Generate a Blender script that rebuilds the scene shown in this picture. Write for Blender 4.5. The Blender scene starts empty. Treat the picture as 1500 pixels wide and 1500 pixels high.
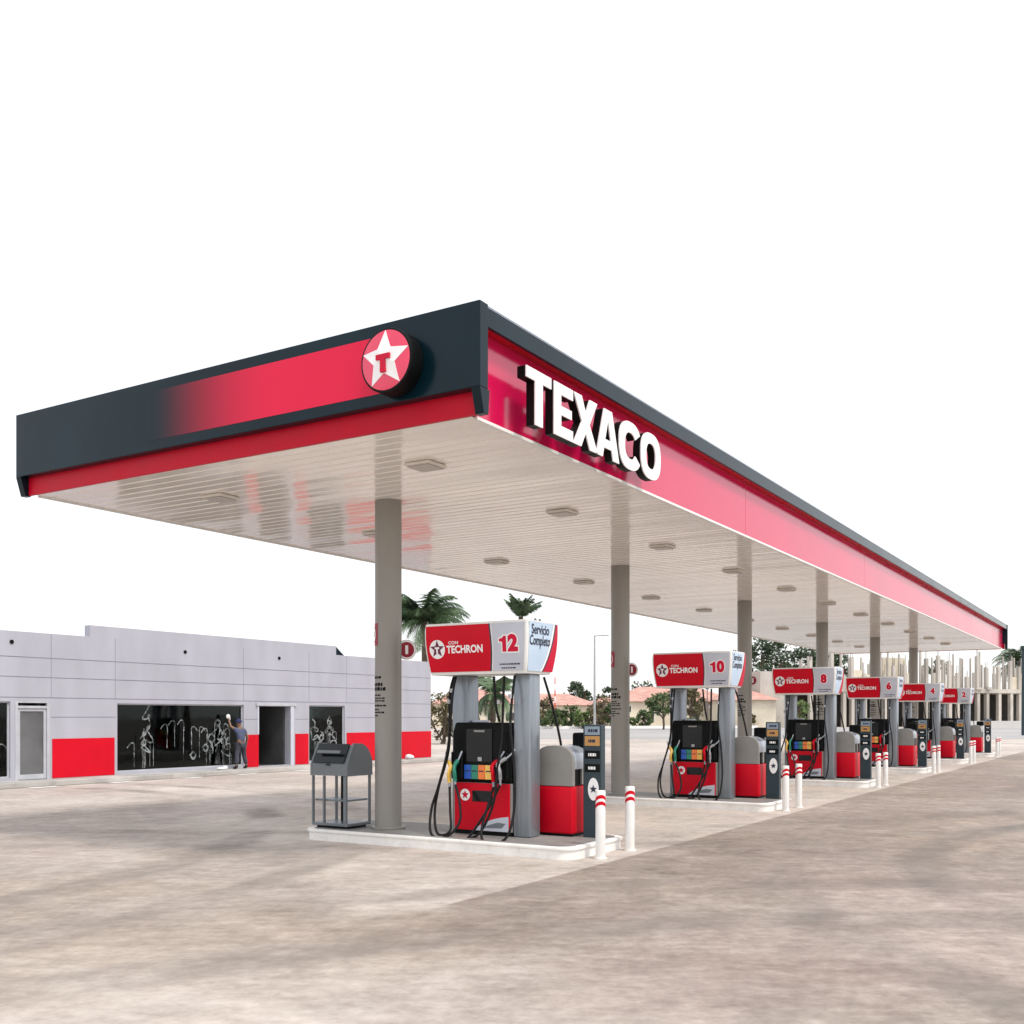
import bpy, bmesh, math, random
from mathutils import Vector, Matrix, Euler
R = math.radians
rnd = random.Random(7)
S = bpy.context.scene
C = S.collection
THETA = 0.5517          # camera heading, measured from the long axis of the canopy (world X)

# ------------------------------------------------------------------ materials
def nt(name):
    m = bpy.data.materials.new(name); m.use_nodes = True
    t = m.node_tree
    return m, t, t.nodes['Principled BSDF']
def node(t, typ, **kw):
    n = t.nodes.new(typ)
    for k, v in kw.items():
        if k in n.inputs.keys() if hasattr(n.inputs, 'keys') else False: n.inputs[k].default_value = v
        else: setattr(n, k, v)
    return n
def rgb(c): return (c[0], c[1], c[2], 1)
def ramp(t, stops):
    r = t.nodes.new('ShaderNodeValToRGB'); e = r.color_ramp.elements
    while len(e) < len(stops): e.new(0.5)
    for el, (p, c) in zip(e, stops):
        el.position = p; el.color = rgb(c) if len(c) == 3 else c
    return r
def mat(name, col, rough=0.5, metal=0.0, var=0.06, scale=3.0, bump=0.0, bscale=60, coat=0.0, spec=0.5, ior=1.5, stretch=(1, 1, 1), dirt=0.0):
    """Principled surface with a slight procedural mottling of colour and roughness."""
    m, t, b = nt(name)
    tc = t.nodes.new('ShaderNodeTexCoord'); mp = t.nodes.new('ShaderNodeMapping'); mp.inputs['Scale'].default_value = stretch
    t.links.new(tc.outputs['Object'], mp.inputs['Vector'])
    n = t.nodes.new('ShaderNodeTexNoise'); n.inputs['Scale'].default_value = scale; n.inputs['Detail'].default_value = 6
    t.links.new(mp.outputs['Vector'], n.inputs['Vector'])
    lo = [max(0, c * (1 - var * 2.2)) for c in col]; hi = [min(1, c * (1 + var * 1.6)) for c in col]
    r = ramp(t, [(0.3, lo), (0.7, hi)]); t.links.new(n.outputs['Fac'], r.inputs['Fac'])
    out = r.outputs['Color']
    if dirt > 0:
        n2 = t.nodes.new('ShaderNodeTexNoise'); n2.inputs['Scale'].default_value = scale * 4; n2.inputs['Detail'].default_value = 8
        t.links.new(mp.outputs['Vector'], n2.inputs['Vector'])
        r2 = ramp(t, [(0.52, (0, 0, 0)), (0.75, (dirt, dirt, dirt))]); t.links.new(n2.outputs['Fac'], r2.inputs['Fac'])
        mx = t.nodes.new('ShaderNodeMixRGB'); mx.inputs['Color2'].default_value = (0.12, 0.10, 0.085, 1)
        t.links.new(r2.outputs['Color'], mx.inputs['Fac']); t.links.new(out, mx.inputs['Color1']); out = mx.outputs['Color']
    t.links.new(out, b.inputs['Base Color'])
    rr = ramp(t, [(0.3, (max(0.02, rough * 0.85),) * 3), (0.7, (min(1, rough * 1.2),) * 3)])
    t.links.new(n.outputs['Fac'], rr.inputs['Fac']); t.links.new(rr.outputs['Color'], b.inputs['Roughness'])
    b.inputs['Metallic'].default_value = metal; b.inputs['IOR'].default_value = ior
    b.inputs['Specular IOR Level'].default_value = spec; b.inputs['Coat Weight'].default_value = coat
    b.inputs['Coat Roughness'].default_value = 0.06
    if bump > 0:
        nb = t.nodes.new('ShaderNodeTexNoise'); nb.inputs['Scale'].default_value = bscale; nb.inputs['Detail'].default_value = 5
        t.links.new(mp.outputs['Vector'], nb.inputs['Vector'])
        bp = t.nodes.new('ShaderNodeBump'); bp.inputs['Strength'].default_value = bump; bp.inputs['Distance'].default_value = 0.02
        t.links.new(nb.outputs['Fac'], bp.inputs['Height']); t.links.new(bp.outputs['Normal'], b.inputs['Normal'])
    return m

M = {}
M['red'] = mat('red_paint', (0.62, 0.003, 0.018), 0.38, var=0.04, scale=1.2, spec=0.16)
M['red_deep'] = mat('crimson_return_paint', (0.50, 0.002, 0.020), 0.38, var=0.03, spec=0.16)
M['red_gloss'] = mat('red_acrylic', (0.64, 0.008, 0.082), 0.14, var=0.03, scale=0.6, ior=1.68, bump=0.04, bscale=0.8)
M['charcoal'] = mat('charcoal_panel', (0.002, 0.014, 0.022), 0.20, var=0.12, scale=0.8, spec=0.22, bump=0.05, bscale=0.9)
M['black'] = mat('black_plastic', (0.005, 0.006, 0.0065), 0.45, var=0.1, spec=0.13)
M['blackgloss'] = mat('black_screen', (0.007, 0.010, 0.013), 0.15, var=0.05, spec=0.35)
M['rubber'] = mat('black_rubber', (0.007, 0.007, 0.008), 0.5, var=0.1, spec=0.25)
M['white'] = mat('white_paint', (0.82, 0.82, 0.80), 0.35, var=0.03)
M['letterwhite'] = mat('white_acrylic', (0.90, 0.90, 0.90), 0.25, var=0.01)
M['kerbwhite'] = mat('white_kerb_paint', (0.84, 0.83, 0.80), 0.55, var=0.04, scale=3, bump=0.12, dirt=0.16)
M['colgrey'] = mat('column_grey_paint', (0.285, 0.272, 0.245), 0.42, var=0.05, scale=2, stretch=(1, 1, 0.3))
M['unitgrey'] = mat('warm_grey_paint', (0.27, 0.262, 0.245), 0.42, var=0.05, dirt=.12)
M['bluegrey'] = mat('blue_grey_paint', (0.165, 0.185, 0.20), 0.33, var=0.05, spec=.35)
M['hood'] = mat('pale_steel_hood', (0.42, 0.46, 0.52), 0.28, metal=0.35, var=0.05)
M['alu'] = mat('brushed_aluminium', (0.27, 0.30, 0.335), 0.33, metal=0.5, var=0.08, scale=4, stretch=(8, 8, 0.4))
M['silver'] = mat('silver_banner', (0.55, 0.58, 0.66), 0.35, var=0.03)
M['paleblue'] = mat('pale_blue_banner', (0.54, 0.68, 0.84), 0.35, var=0.03)
M['navy'] = mat('navy_ink', (0.012, 0.016, 0.05), 0.4, var=0.05)
M['crimson'] = mat('crimson_ink', (0.60, 0.005, 0.04), 0.38, var=0.05, spec=.2)
M['darkred'] = mat('dark_red_plate', (0.33, 0.006, 0.03), 0.4, var=0.05)
M['blue'] = mat('blue_button', (0.02, 0.10, 0.50), 0.3); M['green'] = mat('green_button', (0.02, 0.24, 0.16), 0.3)
M['orange'] = mat('orange_button', (0.90, 0.22, 0.05), 0.3); M['yellow'] = mat('yellow_button', (0.95, 0.58, 0.12), 0.3)
M['teal'] = mat('slate_totem', (0.030, 0.050, 0.062), 0.34, var=0.06, spec=.3)
M['tan'] = mat('ochre_label', (0.50, 0.26, 0.08), 0.4); M['greylabel'] = mat('grey_label', (0.26, 0.33, 0.40), 0.4)
M['facade'] = mat('light_grey_cladding', (0.415, 0.425, 0.485), 0.5, var=0.04, scale=1.6, bump=0.03, bscale=3, stretch=(1, 1, .35), dirt=.05)
M['joint'] = mat('cladding_joint', (0.20, 0.205, 0.25), 0.6)
M['frame'] = mat('white_aluminium_frame', (0.47, 0.49, 0.53), 0.4)
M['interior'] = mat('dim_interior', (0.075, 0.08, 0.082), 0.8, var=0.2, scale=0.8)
M['soap'] = mat('soap_streak', (0.60, 0.68, 0.70), 0.7, var=0.15, scale=20)
M['roofdeck'] = mat('roof_deck', (0.3, 0.3, 0.3), 0.7)
M['lens'] = mat('lamp_lens_unlit', (0.46, 0.43, 0.385), 0.3)
M['beige'] = mat('lamp_housing', (0.72, 0.69, 0.63), 0.4)
M['trunk'] = mat('bark', (0.12, 0.09, 0.065), 0.9, var=0.25, bump=0.6, bscale=15)
M['cream'] = mat('cream_render', (0.66, 0.60, 0.48), 0.8, var=0.08, scale=0.4, dirt=0.2)
M['terracotta'] = mat('terracotta_tiles', (0.54, 0.305, 0.255), 0.85, var=0.14, scale=0.8, stretch=(1, 1, 6))
M['rawconcrete'] = mat('raw_concrete', (0.50, 0.465, 0.42), 0.85, var=0.14, scale=0.25, dirt=0.35, stretch=(1, 1, 0.4))
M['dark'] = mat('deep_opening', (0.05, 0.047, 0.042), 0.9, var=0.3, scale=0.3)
M['galv'] = mat('galvanised_steel', (0.40, 0.41, 0.42), 0.45, metal=0.4)
M['rebar'] = mat('rusty_rebar', (0.12, 0.10, 0.11), 0.8)
M['sidewalk'] = mat('sidewalk_concrete', (0.45, 0.44, 0.42), 0.8, var=0.10, scale=1.2, bump=0.2, dirt=0.3)
M['skin'] = mat('skin', (0.20, 0.11, 0.07), 0.5); M['shirt'] = mat('grey_blue_shirt', (0.075, 0.095, 0.17), 0.85, var=0.12, scale=9)
M['trousers'] = mat('worn_grey_trousers', (0.05, 0.052, 0.075), 0.85, var=0.18, scale=8); M['cap'] = mat('dark_blue_cap', (0.02, 0.025, 0.10), 0.8)
M['boots'] = mat('black_boots', (0.012, 0.012, 0.013), 0.5); M['cloth'] = mat('white_cloth', (0.75, 0.77, 0.78), 0.9)
M['pink'] = mat('red_bucket', (0.65, 0.18, 0.15), 0.45)
M['antenna_red'] = mat('mast_red', (0.6, 0.08, 0.05), 0.6)

def leafmat(name, dark, light, scale):
    m, t, b = nt(name)
    tc = t.nodes.new('ShaderNodeTexCoord'); n = t.nodes.new('ShaderNodeTexNoise')
    n.inputs['Scale'].default_value = scale; n.inputs['Detail'].default_value = 5
    t.links.new(tc.outputs['Object'], n.inputs['Vector'])
    r = ramp(t, [(0.35, dark), (0.66, light)]); t.links.new(n.outputs['Fac'], r.inputs['Fac'])
    t.links.new(r.outputs['Color'], b.inputs['Base Color']); b.inputs['Roughness'].default_value = 0.55
    return m
M['leaf_dark'] = leafmat('dark_foliage', (0.024, 0.048, 0.024), (0.075, 0.120, 0.055), 1.5)
M['leaf_mid'] = leafmat('mid_foliage', (0.040, 0.070, 0.025), (0.13, 0.19, 0.065), 1.2)
M['leaf_olive'] = leafmat('olive_foliage', (0.060, 0.062, 0.025), (0.19, 0.155, 0.075), 1.4)
M['leaf_bright'] = leafmat('bright_foliage', (0.06, 0.11, 0.03), (0.18, 0.25, 0.08), 1.5)
M['leaf_palm'] = leafmat('palm_frond', (0.022, 0.052, 0.026), (0.115, 0.185, 0.085), 0.9)

# fading printed stripe on the front fascia
def stripe_mat():
    m, t, b = nt('printed_fading_stripe')
    tc = t.nodes.new('ShaderNodeTexCoord'); sp = t.nodes.new('ShaderNodeSeparateXYZ'); t.links.new(tc.outputs['Object'], sp.inputs[0])
    mr = t.nodes.new('ShaderNodeMapRange'); mr.interpolation_type = 'SMOOTHSTEP'
    mr.inputs['From Min'].default_value = 10.0 - 5.45; mr.inputs['From Max'].default_value = 8.0 - 5.45
    t.links.new(sp.outputs['Y'], mr.inputs['Value'])
    mx = t.nodes.new('ShaderNodeMixRGB'); mx.inputs['Color1'].default_value = (0.002, 0.014, 0.022, 1); mx.inputs['Color2'].default_value = (0.76, 0.010, 0.060, 1)
    t.links.new(mr.outputs['Result'], mx.inputs['Fac']); t.links.new(mx.outputs['Color'], b.inputs['Base Color'])
    b.inputs['Roughness'].default_value = 0.26; b.inputs['Specular IOR Level'].default_value = 0.22
    return m
M['stripe'] = stripe_mat()

def soffit_mat():
    m, t, b = nt('glossy_white_soffit_strips')
    tc = t.nodes.new('ShaderNodeTexCoord'); n = t.nodes.new('ShaderNodeTexNoise')
    mp = t.nodes.new('ShaderNodeMapping'); mp.inputs['Scale'].default_value = (1.2, 0.35, 1)
    t.links.new(tc.outputs['Object'], mp.inputs['Vector']); t.links.new(mp.outputs['Vector'], n.inputs['Vector'])
    n.inputs['Scale'].default_value = 1.6; n.inputs['Detail'].default_value = 3
    r = ramp(t, [(0.3, (0.91, 0.865, 0.81)), (0.7, (0.96, 0.93, 0.885))]); t.links.new(n.outputs['Fac'], r.inputs['Fac'])
    t.links.new(r.outputs['Color'], b.inputs['Base Color'])
    b.inputs['Roughness'].default_value = 0.09; b.inputs['IOR'].default_value = 2.3
    bp = t.nodes.new('ShaderNodeBump'); bp.inputs['Strength'].default_value = 0.10; bp.inputs['Distance'].default_value = 0.05
    t.links.new(n.outputs['Fac'], bp.inputs['Height']); t.links.new(bp.outputs['Normal'], b.inputs['Normal'])
    return m
M['soffit'] = soffit_mat()

def glass_mat(name, tint, tr):
    m = bpy.data.materials.new(name); m.use_nodes = True; t = m.node_tree; t.nodes.clear()
    o = t.nodes.new('ShaderNodeOutputMaterial'); tb = t.nodes.new('ShaderNodeBsdfTransparent'); tb.inputs['Color'].default_value = rgb(tint)
    g = t.nodes.new('ShaderNodeBsdfGlossy'); g.inputs['Roughness'].default_value = 0.03; g.inputs['Color'].default_value = (0.8, 0.85, 0.85, 1)
    fr = t.nodes.new('ShaderNodeFresnel'); fr.inputs['IOR'].default_value = tr
    tc = t.nodes.new('ShaderNodeTexCoord'); n = t.nodes.new('ShaderNodeTexNoise'); n.inputs['Scale'].default_value = 0.9
    bp = t.nodes.new('ShaderNodeBump'); bp.inputs['Strength'].default_value = 0.08; bp.inputs['Distance'].default_value = 0.03
    t.links.new(tc.outputs['Object'], n.inputs['Vector']); t.links.new(n.outputs['Fac'], bp.inputs['Height']); t.links.new(bp.outputs['Normal'], g.inputs['Normal'])
    mx = t.nodes.new('ShaderNodeMixShader')
    t.links.new(fr.outputs['Fac'], mx.inputs['Fac']); t.links.new(tb.outputs[0], mx.inputs[1]); t.links.new(g.outputs[0], mx.inputs[2])
    t.links.new(mx.outputs[0], o.inputs['Surface'])
    return m
M['glass'] = glass_mat('dark_tinted_glass', (0.30, 0.36, 0.35), 1.35)
M['doorglass'] = mat('grey_frosted_glass', (0.12, 0.125, 0.13), 0.3, var=.15, scale=.9)
def smear_mat():
    m, t, b = nt('soap_film'); b.inputs['Base Color'].default_value = (.66, .74, .76, 1); b.inputs['Roughness'].default_value = .7
    tc = t.nodes.new('ShaderNodeTexCoord'); n = t.nodes.new('ShaderNodeTexNoise'); n.inputs['Scale'].default_value = 5; n.inputs['Detail'].default_value = 6
    t.links.new(tc.outputs['Object'], n.inputs['Vector']); r = ramp(t, [(.36, (.04,) * 3), (.72, (.55,) * 3)]); t.links.new(n.outputs['Fac'], r.inputs['Fac']); t.links.new(r.outputs['Color'], b.inputs['Alpha'])
    return m
M['soap'] = smear_mat()

def concrete_mat(name, lo, mid, hi, plo, pmid, phi, arcs, seed):
    m, t, b = nt(name)
    L = t.links
    tc = t.nodes.new('ShaderNodeTexCoord')
    def noise(scale, detail, st, off, rough=0.6):
        mp = t.nodes.new('ShaderNodeMapping'); mp.inputs['Scale'].default_value = st; mp.inputs['Location'].default_value = (off, off * 1.7, 0)
        mp.inputs['Rotation'].default_value = (0, 0, R(off * 7 % 40 - 20))
        n = t.nodes.new('ShaderNodeTexNoise'); n.inputs['Scale'].default_value = scale; n.inputs['Detail'].default_value = detail; n.inputs['Roughness'].default_value = rough
        L.new(tc.outputs['Object'], mp.inputs['Vector']); L.new(mp.outputs['Vector'], n.inputs['Vector'])
        return n.outputs['Fac']
    def math_(op, a, bb, c=None):
        n = t.nodes.new('ShaderNodeMath'); n.operation = op
        for i, v in enumerate((a, bb, c)):
            if v is None: continue
            if isinstance(v, (int, float)): n.inputs[i].default_value = v
            else: L.new(v, n.inputs[i])
        return n.outputs[0]
    big = noise(0.16, 7, (1, 1, 1), seed, 0.62)
    strk = noise(0.55, 8, (0.35, 1.25, 1), seed + 3, 0.66)        # worn streaks along the driving lanes
    strk2 = noise(0.8, 8, (1.2, 0.4, 1), seed + 9, 0.66)
    mid_ = noise(2.3, 8, (1, 1, 1), seed + 31, 0.72)
    fine = noise(9, 8, (1, 1, 1), seed + 5, 0.7)
    mpb = t.nodes.new('ShaderNodeMapping'); mpb.vector_type = 'TEXTURE'; mpb.inputs['Rotation'].default_value = (0, 0, R(-58)); mpb.inputs['Scale'].default_value = (0.5, 0.16, 1)
    nb_ = t.nodes.new('ShaderNodeTexNoise'); nb_.inputs['Scale'].default_value = 1.0; nb_.inputs['Detail'].default_value = 9; nb_.inputs['Roughness'].default_value = 0.68
    L.new(tc.outputs['Object'], mpb.inputs['Vector']); L.new(mpb.outputs['Vector'], nb_.inputs['Vector']); brush = nb_.outputs['Fac']
    a = math_('MULTIPLY_ADD', big, 0.27, math_('MULTIPLY', brush, 0.16))
    a = math_('MULTIPLY_ADD', strk, 0.11, a)
    a = math_('MULTIPLY_ADD', strk2, 0.10, a)
    a = math_('MULTIPLY_ADD', fine, 0.16, math_('MULTIPLY_ADD', mid_, 0.20, a))
    r0 = ramp(t, [(0.42, lo), (0.50, mid), (0.58, hi)]); L.new(a, r0.inputs['Fac'])
    r1 = ramp(t, [(0.42, plo), (0.50, pmid), (0.58, phi)]); L.new(a, r1.inputs['Fac'])
    # two pours: the paler one lies under and behind the canopy; their meeting line is crisp by the islands and worn away further out
    sp0 = t.nodes.new('ShaderNodeSeparateXYZ'); L.new(tc.outputs['Object'], sp0.inputs[0])
    Xs, Ys = sp0.outputs['X'], sp0.outputs['Y']
    def smooth(v, lo_, hi_):
        k = t.nodes.new('ShaderNodeMapRange'); k.interpolation_type = 'SMOOTHSTEP'
        k.inputs['From Min'].default_value = lo_; k.inputs['From Max'].default_value = hi_
        L.new(v, k.inputs['Value']); return k.outputs['Result']
    wob = math_('MULTIPLY', math_('SUBTRACT', strk, 0.5), 3.0)
    wid = math_('MAXIMUM', math_('MULTIPLY', math_('SUBTRACT', 7.6, Xs), 0.9), 0.05)
    edge = smooth(math_('DIVIDE', math_('ADD', math_('SUBTRACT', Ys, 5.28), math_('MULTIPLY', wob, math_('MULTIPLY', wid, 0.4))), wid), -0.5, 0.5)
    lane = smooth(math_('ADD', math_('MULTIPLY_ADD', Ys, -0.64, math_('SUBTRACT', Xs, 2.97)), wob), -1.1, 1.1)      # swept pale apron before the island
    front = smooth(math_('ADD', Ys, wob), 13.5, 17.5)                                                           # pale strip along the store
    inner = math_('MAXIMUM', math_('MAXIMUM', lane, math_('MULTIPLY', front, 0.85)), 0.42)
    outer = math_('MULTIPLY', smooth(math_('ADD', Xs, wob), 6.8, 4.0), 0.62)
    mskv = math_('MAXIMUM', math_('MULTIPLY', edge, inner), outer)
    r = t.nodes.new('ShaderNodeMixRGB'); L.new(mskv, r.inputs['Fac']); L.new(r0.outputs['Color'], r.inputs['Color1']); L.new(r1.outputs['Color'], r.inputs['Color2'])
    # pinkish / yellowish tint patches
    tint = noise(0.22, 4, (1, 1, 1), seed + 13)
    rt = ramp(t, [(0.35, (1.0, 0.955, 0.90)), (0.5, (1, 0.99, 0.98)), (0.66, (1.0, 0.945, 0.935))]); L.new(tint, rt.inputs['Fac'])
    mu = t.nodes.new('ShaderNodeMixRGB'); mu.blend_type = 'MULTIPLY'; mu.inputs['Fac'].default_value = 1
    L.new(r.outputs['Color'], mu.inputs['Color1']); L.new(rt.outputs['Color'], mu.inputs['Color2'])
    col = mu.outputs['Color']
    # tyre marks: rubber laid down along turning circles
    sp = t.nodes.new('ShaderNodeSeparateXYZ'); L.new(tc.outputs['Object'], sp.inputs[0])
    for (cx, cy, rad, w, amt) in arcs:
        dx = math_('SUBTRACT', sp.outputs['X'], cx); dy = math_('SUBTRACT', sp.outputs['Y'], cy)
        d = math_('SQRT', math_('ADD', math_('MULTIPLY', dx, dx), math_('MULTIPLY', dy, dy)), 0)
        d = math_('ABSOLUTE', math_('SUBTRACT', math_('MULTIPLY_ADD', big, 0.5, d), rad), 0)
        k = t.nodes.new('ShaderNodeMapRange'); k.interpolation_type = 'SMOOTHSTEP'
        k.inputs['From Min'].default_value = w; k.inputs['From Max'].default_value = w * 0.3
        L.new(d, k.inputs['Value'])
        pat = ramp(t, [(0.42, (0, 0, 0)), (0.62, (amt,) * 3)]); L.new(strk, pat.inputs['Fac'])
        f = math_('MULTIPLY', k.outputs['Result'], pat.outputs['Color'])
        mx = t.nodes.new('ShaderNodeMixRGB'); mx.inputs['Color2'].default_value = (0.15, 0.135, 0.12, 1)
        L.new(f, mx.inputs['Fac']); L.new(col, mx.inputs['Color1']); col = mx.outputs['Color']
    # oil spots
    v = t.nodes.new('ShaderNodeTexVoronoi'); v.inputs['Scale'].default_value = 0.55; L.new(tc.outputs['Object'], v.inputs['Vector'])
    rv = ramp(t, [(0.01, (0.30,) * 3), (0.055, (0, 0, 0))]); L.new(v.outputs['Distance'], rv.inputs['Fac'])
    f = math_('MULTIPLY', rv.outputs['Color'], big)
    mx = t.nodes.new('ShaderNodeMixRGB'); mx.inputs['Color2'].default_value = (0.11, 0.10, 0.09, 1)
    L.new(f, mx.inputs['Fac']); L.new(col, mx.inputs['Color1']); col = mx.outputs['Color']
    L.new(col, b.inputs['Base Color'])
    rr = ramp(t, [(0.3, (0.62,) * 3), (0.7, (0.9,) * 3)]); L.new(strk, rr.inputs['Fac']); L.new(rr.outputs['Color'], b.inputs['Roughness'])
    b.inputs['Specular IOR Level'].default_value = 0.35
    bp = t.nodes.new('ShaderNodeBump'); bp.inputs['Strength'].default_value = 0.22; bp.inputs['Distance'].default_value = 0.01
    f2 = noise(30, 6, (1, 1, 1), seed + 21, 0.7); L.new(f2, bp.inputs['Height']); L.new(bp.outputs['Normal'], b.inputs['Normal'])
    return m
M['ground'] = concrete_mat('stained_concrete', (0.165, 0.136, 0.115), (0.285, 0.243, 0.212), (0.44, 0.390, 0.350), (0.31, 0.272, 0.243), (0.475, 0.430, 0.390), (0.64, 0.59, 0.54),
                           [(1, -3, 9.5, 0.5, 0.6), (1, -3, 11.3, 0.45, 0.5), (14, -6, 8.6, 0.4, 0.6), (14, -6, 10.2, 0.4, 0.5), (24, -9, 12, .6, .5),
                            (4, 20, 11.6, 0.42, 0.7), (4, 20, 13.2, 0.36, 0.6), (30, 22, 22.5, 0.35, 0.5), (30, 22, 24.2, 0.35, .45)], 1.0)
M['road'] = mat('pale_asphalt_road', (0.36, 0.35, 0.345), 0.8, var=0.08, scale=0.1, stretch=(1, 1, 1), bump=0.1)

# ------------------------------------------------------------------ mesh builder
class MB:
    def __init__(s): s.v = []; s.f = []
    def add(s, vs, fs):
        o = len(s.v); s.v += [tuple(p) for p in vs]; s.f += [tuple(i + o for i in f) for f in fs]; return s
    def box(s, x0, x1, y0, y1, z0, z1):
        vs = [(x, y, z) for z in (z0, z1) for y in (y0, y1) for x in (x0, x1)]
        return s.add(vs, [(0, 2, 3, 1), (4, 5, 7, 6), (0, 1, 5, 4), (2, 6, 7, 3), (0, 4, 6, 2), (1, 3, 7, 5)])
    def prism(s, poly, axis, a, b):
        n = len(poly)
        def mk(p, t): return {'x': (t, p[0], p[1]), 'y': (p[0], t, p[1]), 'z': (p[0], p[1], t)}[axis]
        vs = [mk(p, a) for p in poly] + [mk(p, b) for p in poly]
        fs = [tuple(range(n)), tuple(range(2 * n - 1, n - 1, -1))] + [(i, i + n, (i + 1) % n + n, (i + 1) % n) for i in range(n)]
        return s.add(vs, fs)
    def poly(s, pts): return s.add(pts, [tuple(range(len(pts)))])
    def cyl(s, p0, p1, r0, r1=None, seg=20, caps=True):
        r1 = r0 if r1 is None else r1
        p0, p1 = Vector(p0), Vector(p1); d = (p1 - p0).normalized()
        u = d.orthogonal().normalized(); w = d.cross(u)
        vs = []
        for p, r in ((p0, r0), (p1, r1)):
            for i in range(seg):
                a = 2 * math.pi * i / seg; vs.append(p + (u * math.cos(a) + w * math.sin(a)) * r)
        fs = [(i, (i + 1) % seg, (i + 1) % seg + seg, i + seg) for i in range(seg)]
        if caps: fs += [tuple(range(seg - 1, -1, -1)), tuple(range(seg, 2 * seg))]
        return s.add(vs, fs)
    def tube(s, pts, r, seg=8, n=6):
        P = [Vector(p) for p in pts]; Q = []
        for i in range(len(P) - 1):
            a, b, c, d = P[max(i - 1, 0)], P[i], P[i + 1], P[min(i + 2, len(P) - 1)]
            for k in range(n):
                t = k / n
                Q.append(0.5 * ((2 * b) + (-a + c) * t + (2 * a - 5 * b + 4 * c - d) * t * t + (-a + 3 * b - 3 * c + d) * t ** 3))
        Q.append(P[-1]); vs = []; u = None
        for i, q in enumerate(Q):
            d = (Q[min(i + 1, len(Q) - 1)] - Q[max(i - 1, 0)]).normalized()
            u = d.orthogonal().normalized() if u is None else (u - d * u.dot(d)).normalized()
            w = d.cross(u)
            for k in range(seg):
                a = 2 * math.pi * k / seg; vs.append(q + (u * math.cos(a) + w * math.sin(a)) * r)
        fs = [(i * seg + k, i * seg + (k + 1) % seg, (i + 1) * seg + (k + 1) % seg, (i + 1) * seg + k) for i in range(len(Q) - 1) for k in range(seg)]
        fs += [tuple(range(seg - 1, -1, -1)), tuple(range((len(Q) - 1) * seg, len(Q) * seg))]
        return s.add(vs, fs)
    def sphere(s, c, rx, ry, rz, nu=12, nv=8, v0=0.0, v1=1.0):
        vs = []
        for j in range(nv + 1):
            a = math.pi * (v0 + (v1 - v0) * j / nv)
            for i in range(nu):
                b = 2 * math.pi * i / nu; vs.append((c[0] + rx * math.sin(a) * math.cos(b), c[1] + ry * math.sin(a) * math.sin(b), c[2] + rz * math.cos(a)))
        return s.add(vs, [(j * nu + i, j * nu + (i + 1) % nu, (j + 1) * nu + (i + 1) % nu, (j + 1) * nu + i) for j in range(nv) for i in range(nu)])
    def build(s, name, m, parent=None, org=(0, 0, 0), bevel=0, smooth=None, seg=2, recalc=True):
        me = bpy.data.meshes.new(name)
        o = Vector(org)
        me.from_pydata([Vector(p) - o for p in s.v], [], s.f)
        bm = bmesh.new(); bm.from_mesh(me)
        if recalc: bmesh.ops.recalc_face_normals(bm, faces=bm.faces)
        if bevel > 0:
            es = [e for e in bm.edges if len(e.link_faces) == 2 and e.calc_face_angle(0) > R(35)]
            bmesh.ops.bevel(bm, geom=es, offset=bevel, segments=seg, affect='EDGES', profile=0.5, clamp_overlap=True)
        bm.to_mesh(me); bm.free()
        if smooth is not None:
            me.shade_smooth(); me.set_sharp_from_angle(angle=R(smooth))
        me.materials.append(M[m] if isinstance(m, str) else m)
        ob = bpy.data.objects.new(name, me); C.objects.link(ob)
        if parent: ob.parent = parent
        else: ob.location = o
        return ob

def tag(o, label=None, cat=None, group=None, kind=None):
    if label: o['label'] = label
    if cat: o['category'] = cat
    if group: o['group'] = group
    if kind: o['kind'] = kind
    return o
def empty(name, loc, label, cat, group=None, rz=0):
    o = bpy.data.objects.new(name, None); C.objects.link(o); o.location = loc; o.rotation_euler = (0, 0, rz)
    o.empty_display_size = 0.2
    return tag(o, label, cat, group)
def kids(o): return [c for c in bpy.data.objects if c.parent == o]
def dup(o, parent=None, skip=()):
    c = o.copy(); C.objects.link(c)
    if parent: c.parent = parent
    for k in kids(o):
        if k.get('own'): continue
        dup(k, c)
    return c

# flat glyph geometry from Blender's built-in font
_tc = {}
def glyphs(txt, size, bold=0.0, align='CENTER', extrude=0):
    key = (txt, size, bold, align)
    if key in _tc: return _tc[key]
    cu = bpy.data.curves.new('glyph', 'FONT'); cu.body = txt; cu.size = size; cu.offset = bold; cu.align_x = align; cu.align_y = 'CENTER'; cu.resolution_u = 3
    ob = bpy.data.objects.new('glyph', cu); C.objects.link(ob)
    bpy.context.view_layer.update()
    me = bpy.data.meshes.new_from_object(ob.evaluated_get(bpy.context.evaluated_depsgraph_get()))
    g = ([tuple(v.co[:2]) for v in me.vertices], [tuple(p.vertices) for p in me.polygons])
    bpy.data.objects.remove(ob); bpy.data.curves.remove(cu); bpy.data.meshes.remove(me)
    _tc[key] = g
    return g
def put(mb, g, fn, sx=1.0, sy=1.0, ox=0.0, oy=0.0):
    mb.add([fn(x * sx + ox, y * sy + oy) for x, y in g[0]], g[1]); return mb
def circle2(cx, cy, r, n=32, ry=None):
    ry = r if ry is None else ry
    return [(cx + r * math.cos(2 * math.pi * i / n), cy + ry * math.sin(2 * math.pi * i / n)) for i in range(n)]
def star2(cx, cy, r, rin=0.44):
    return [(cx + (r if i % 2 == 0 else r * rin) * math.sin(math.pi * i / 5), cy + (r if i % 2 == 0 else r * rin) * math.cos(math.pi * i / 5)) for i in range(10)]
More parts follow.
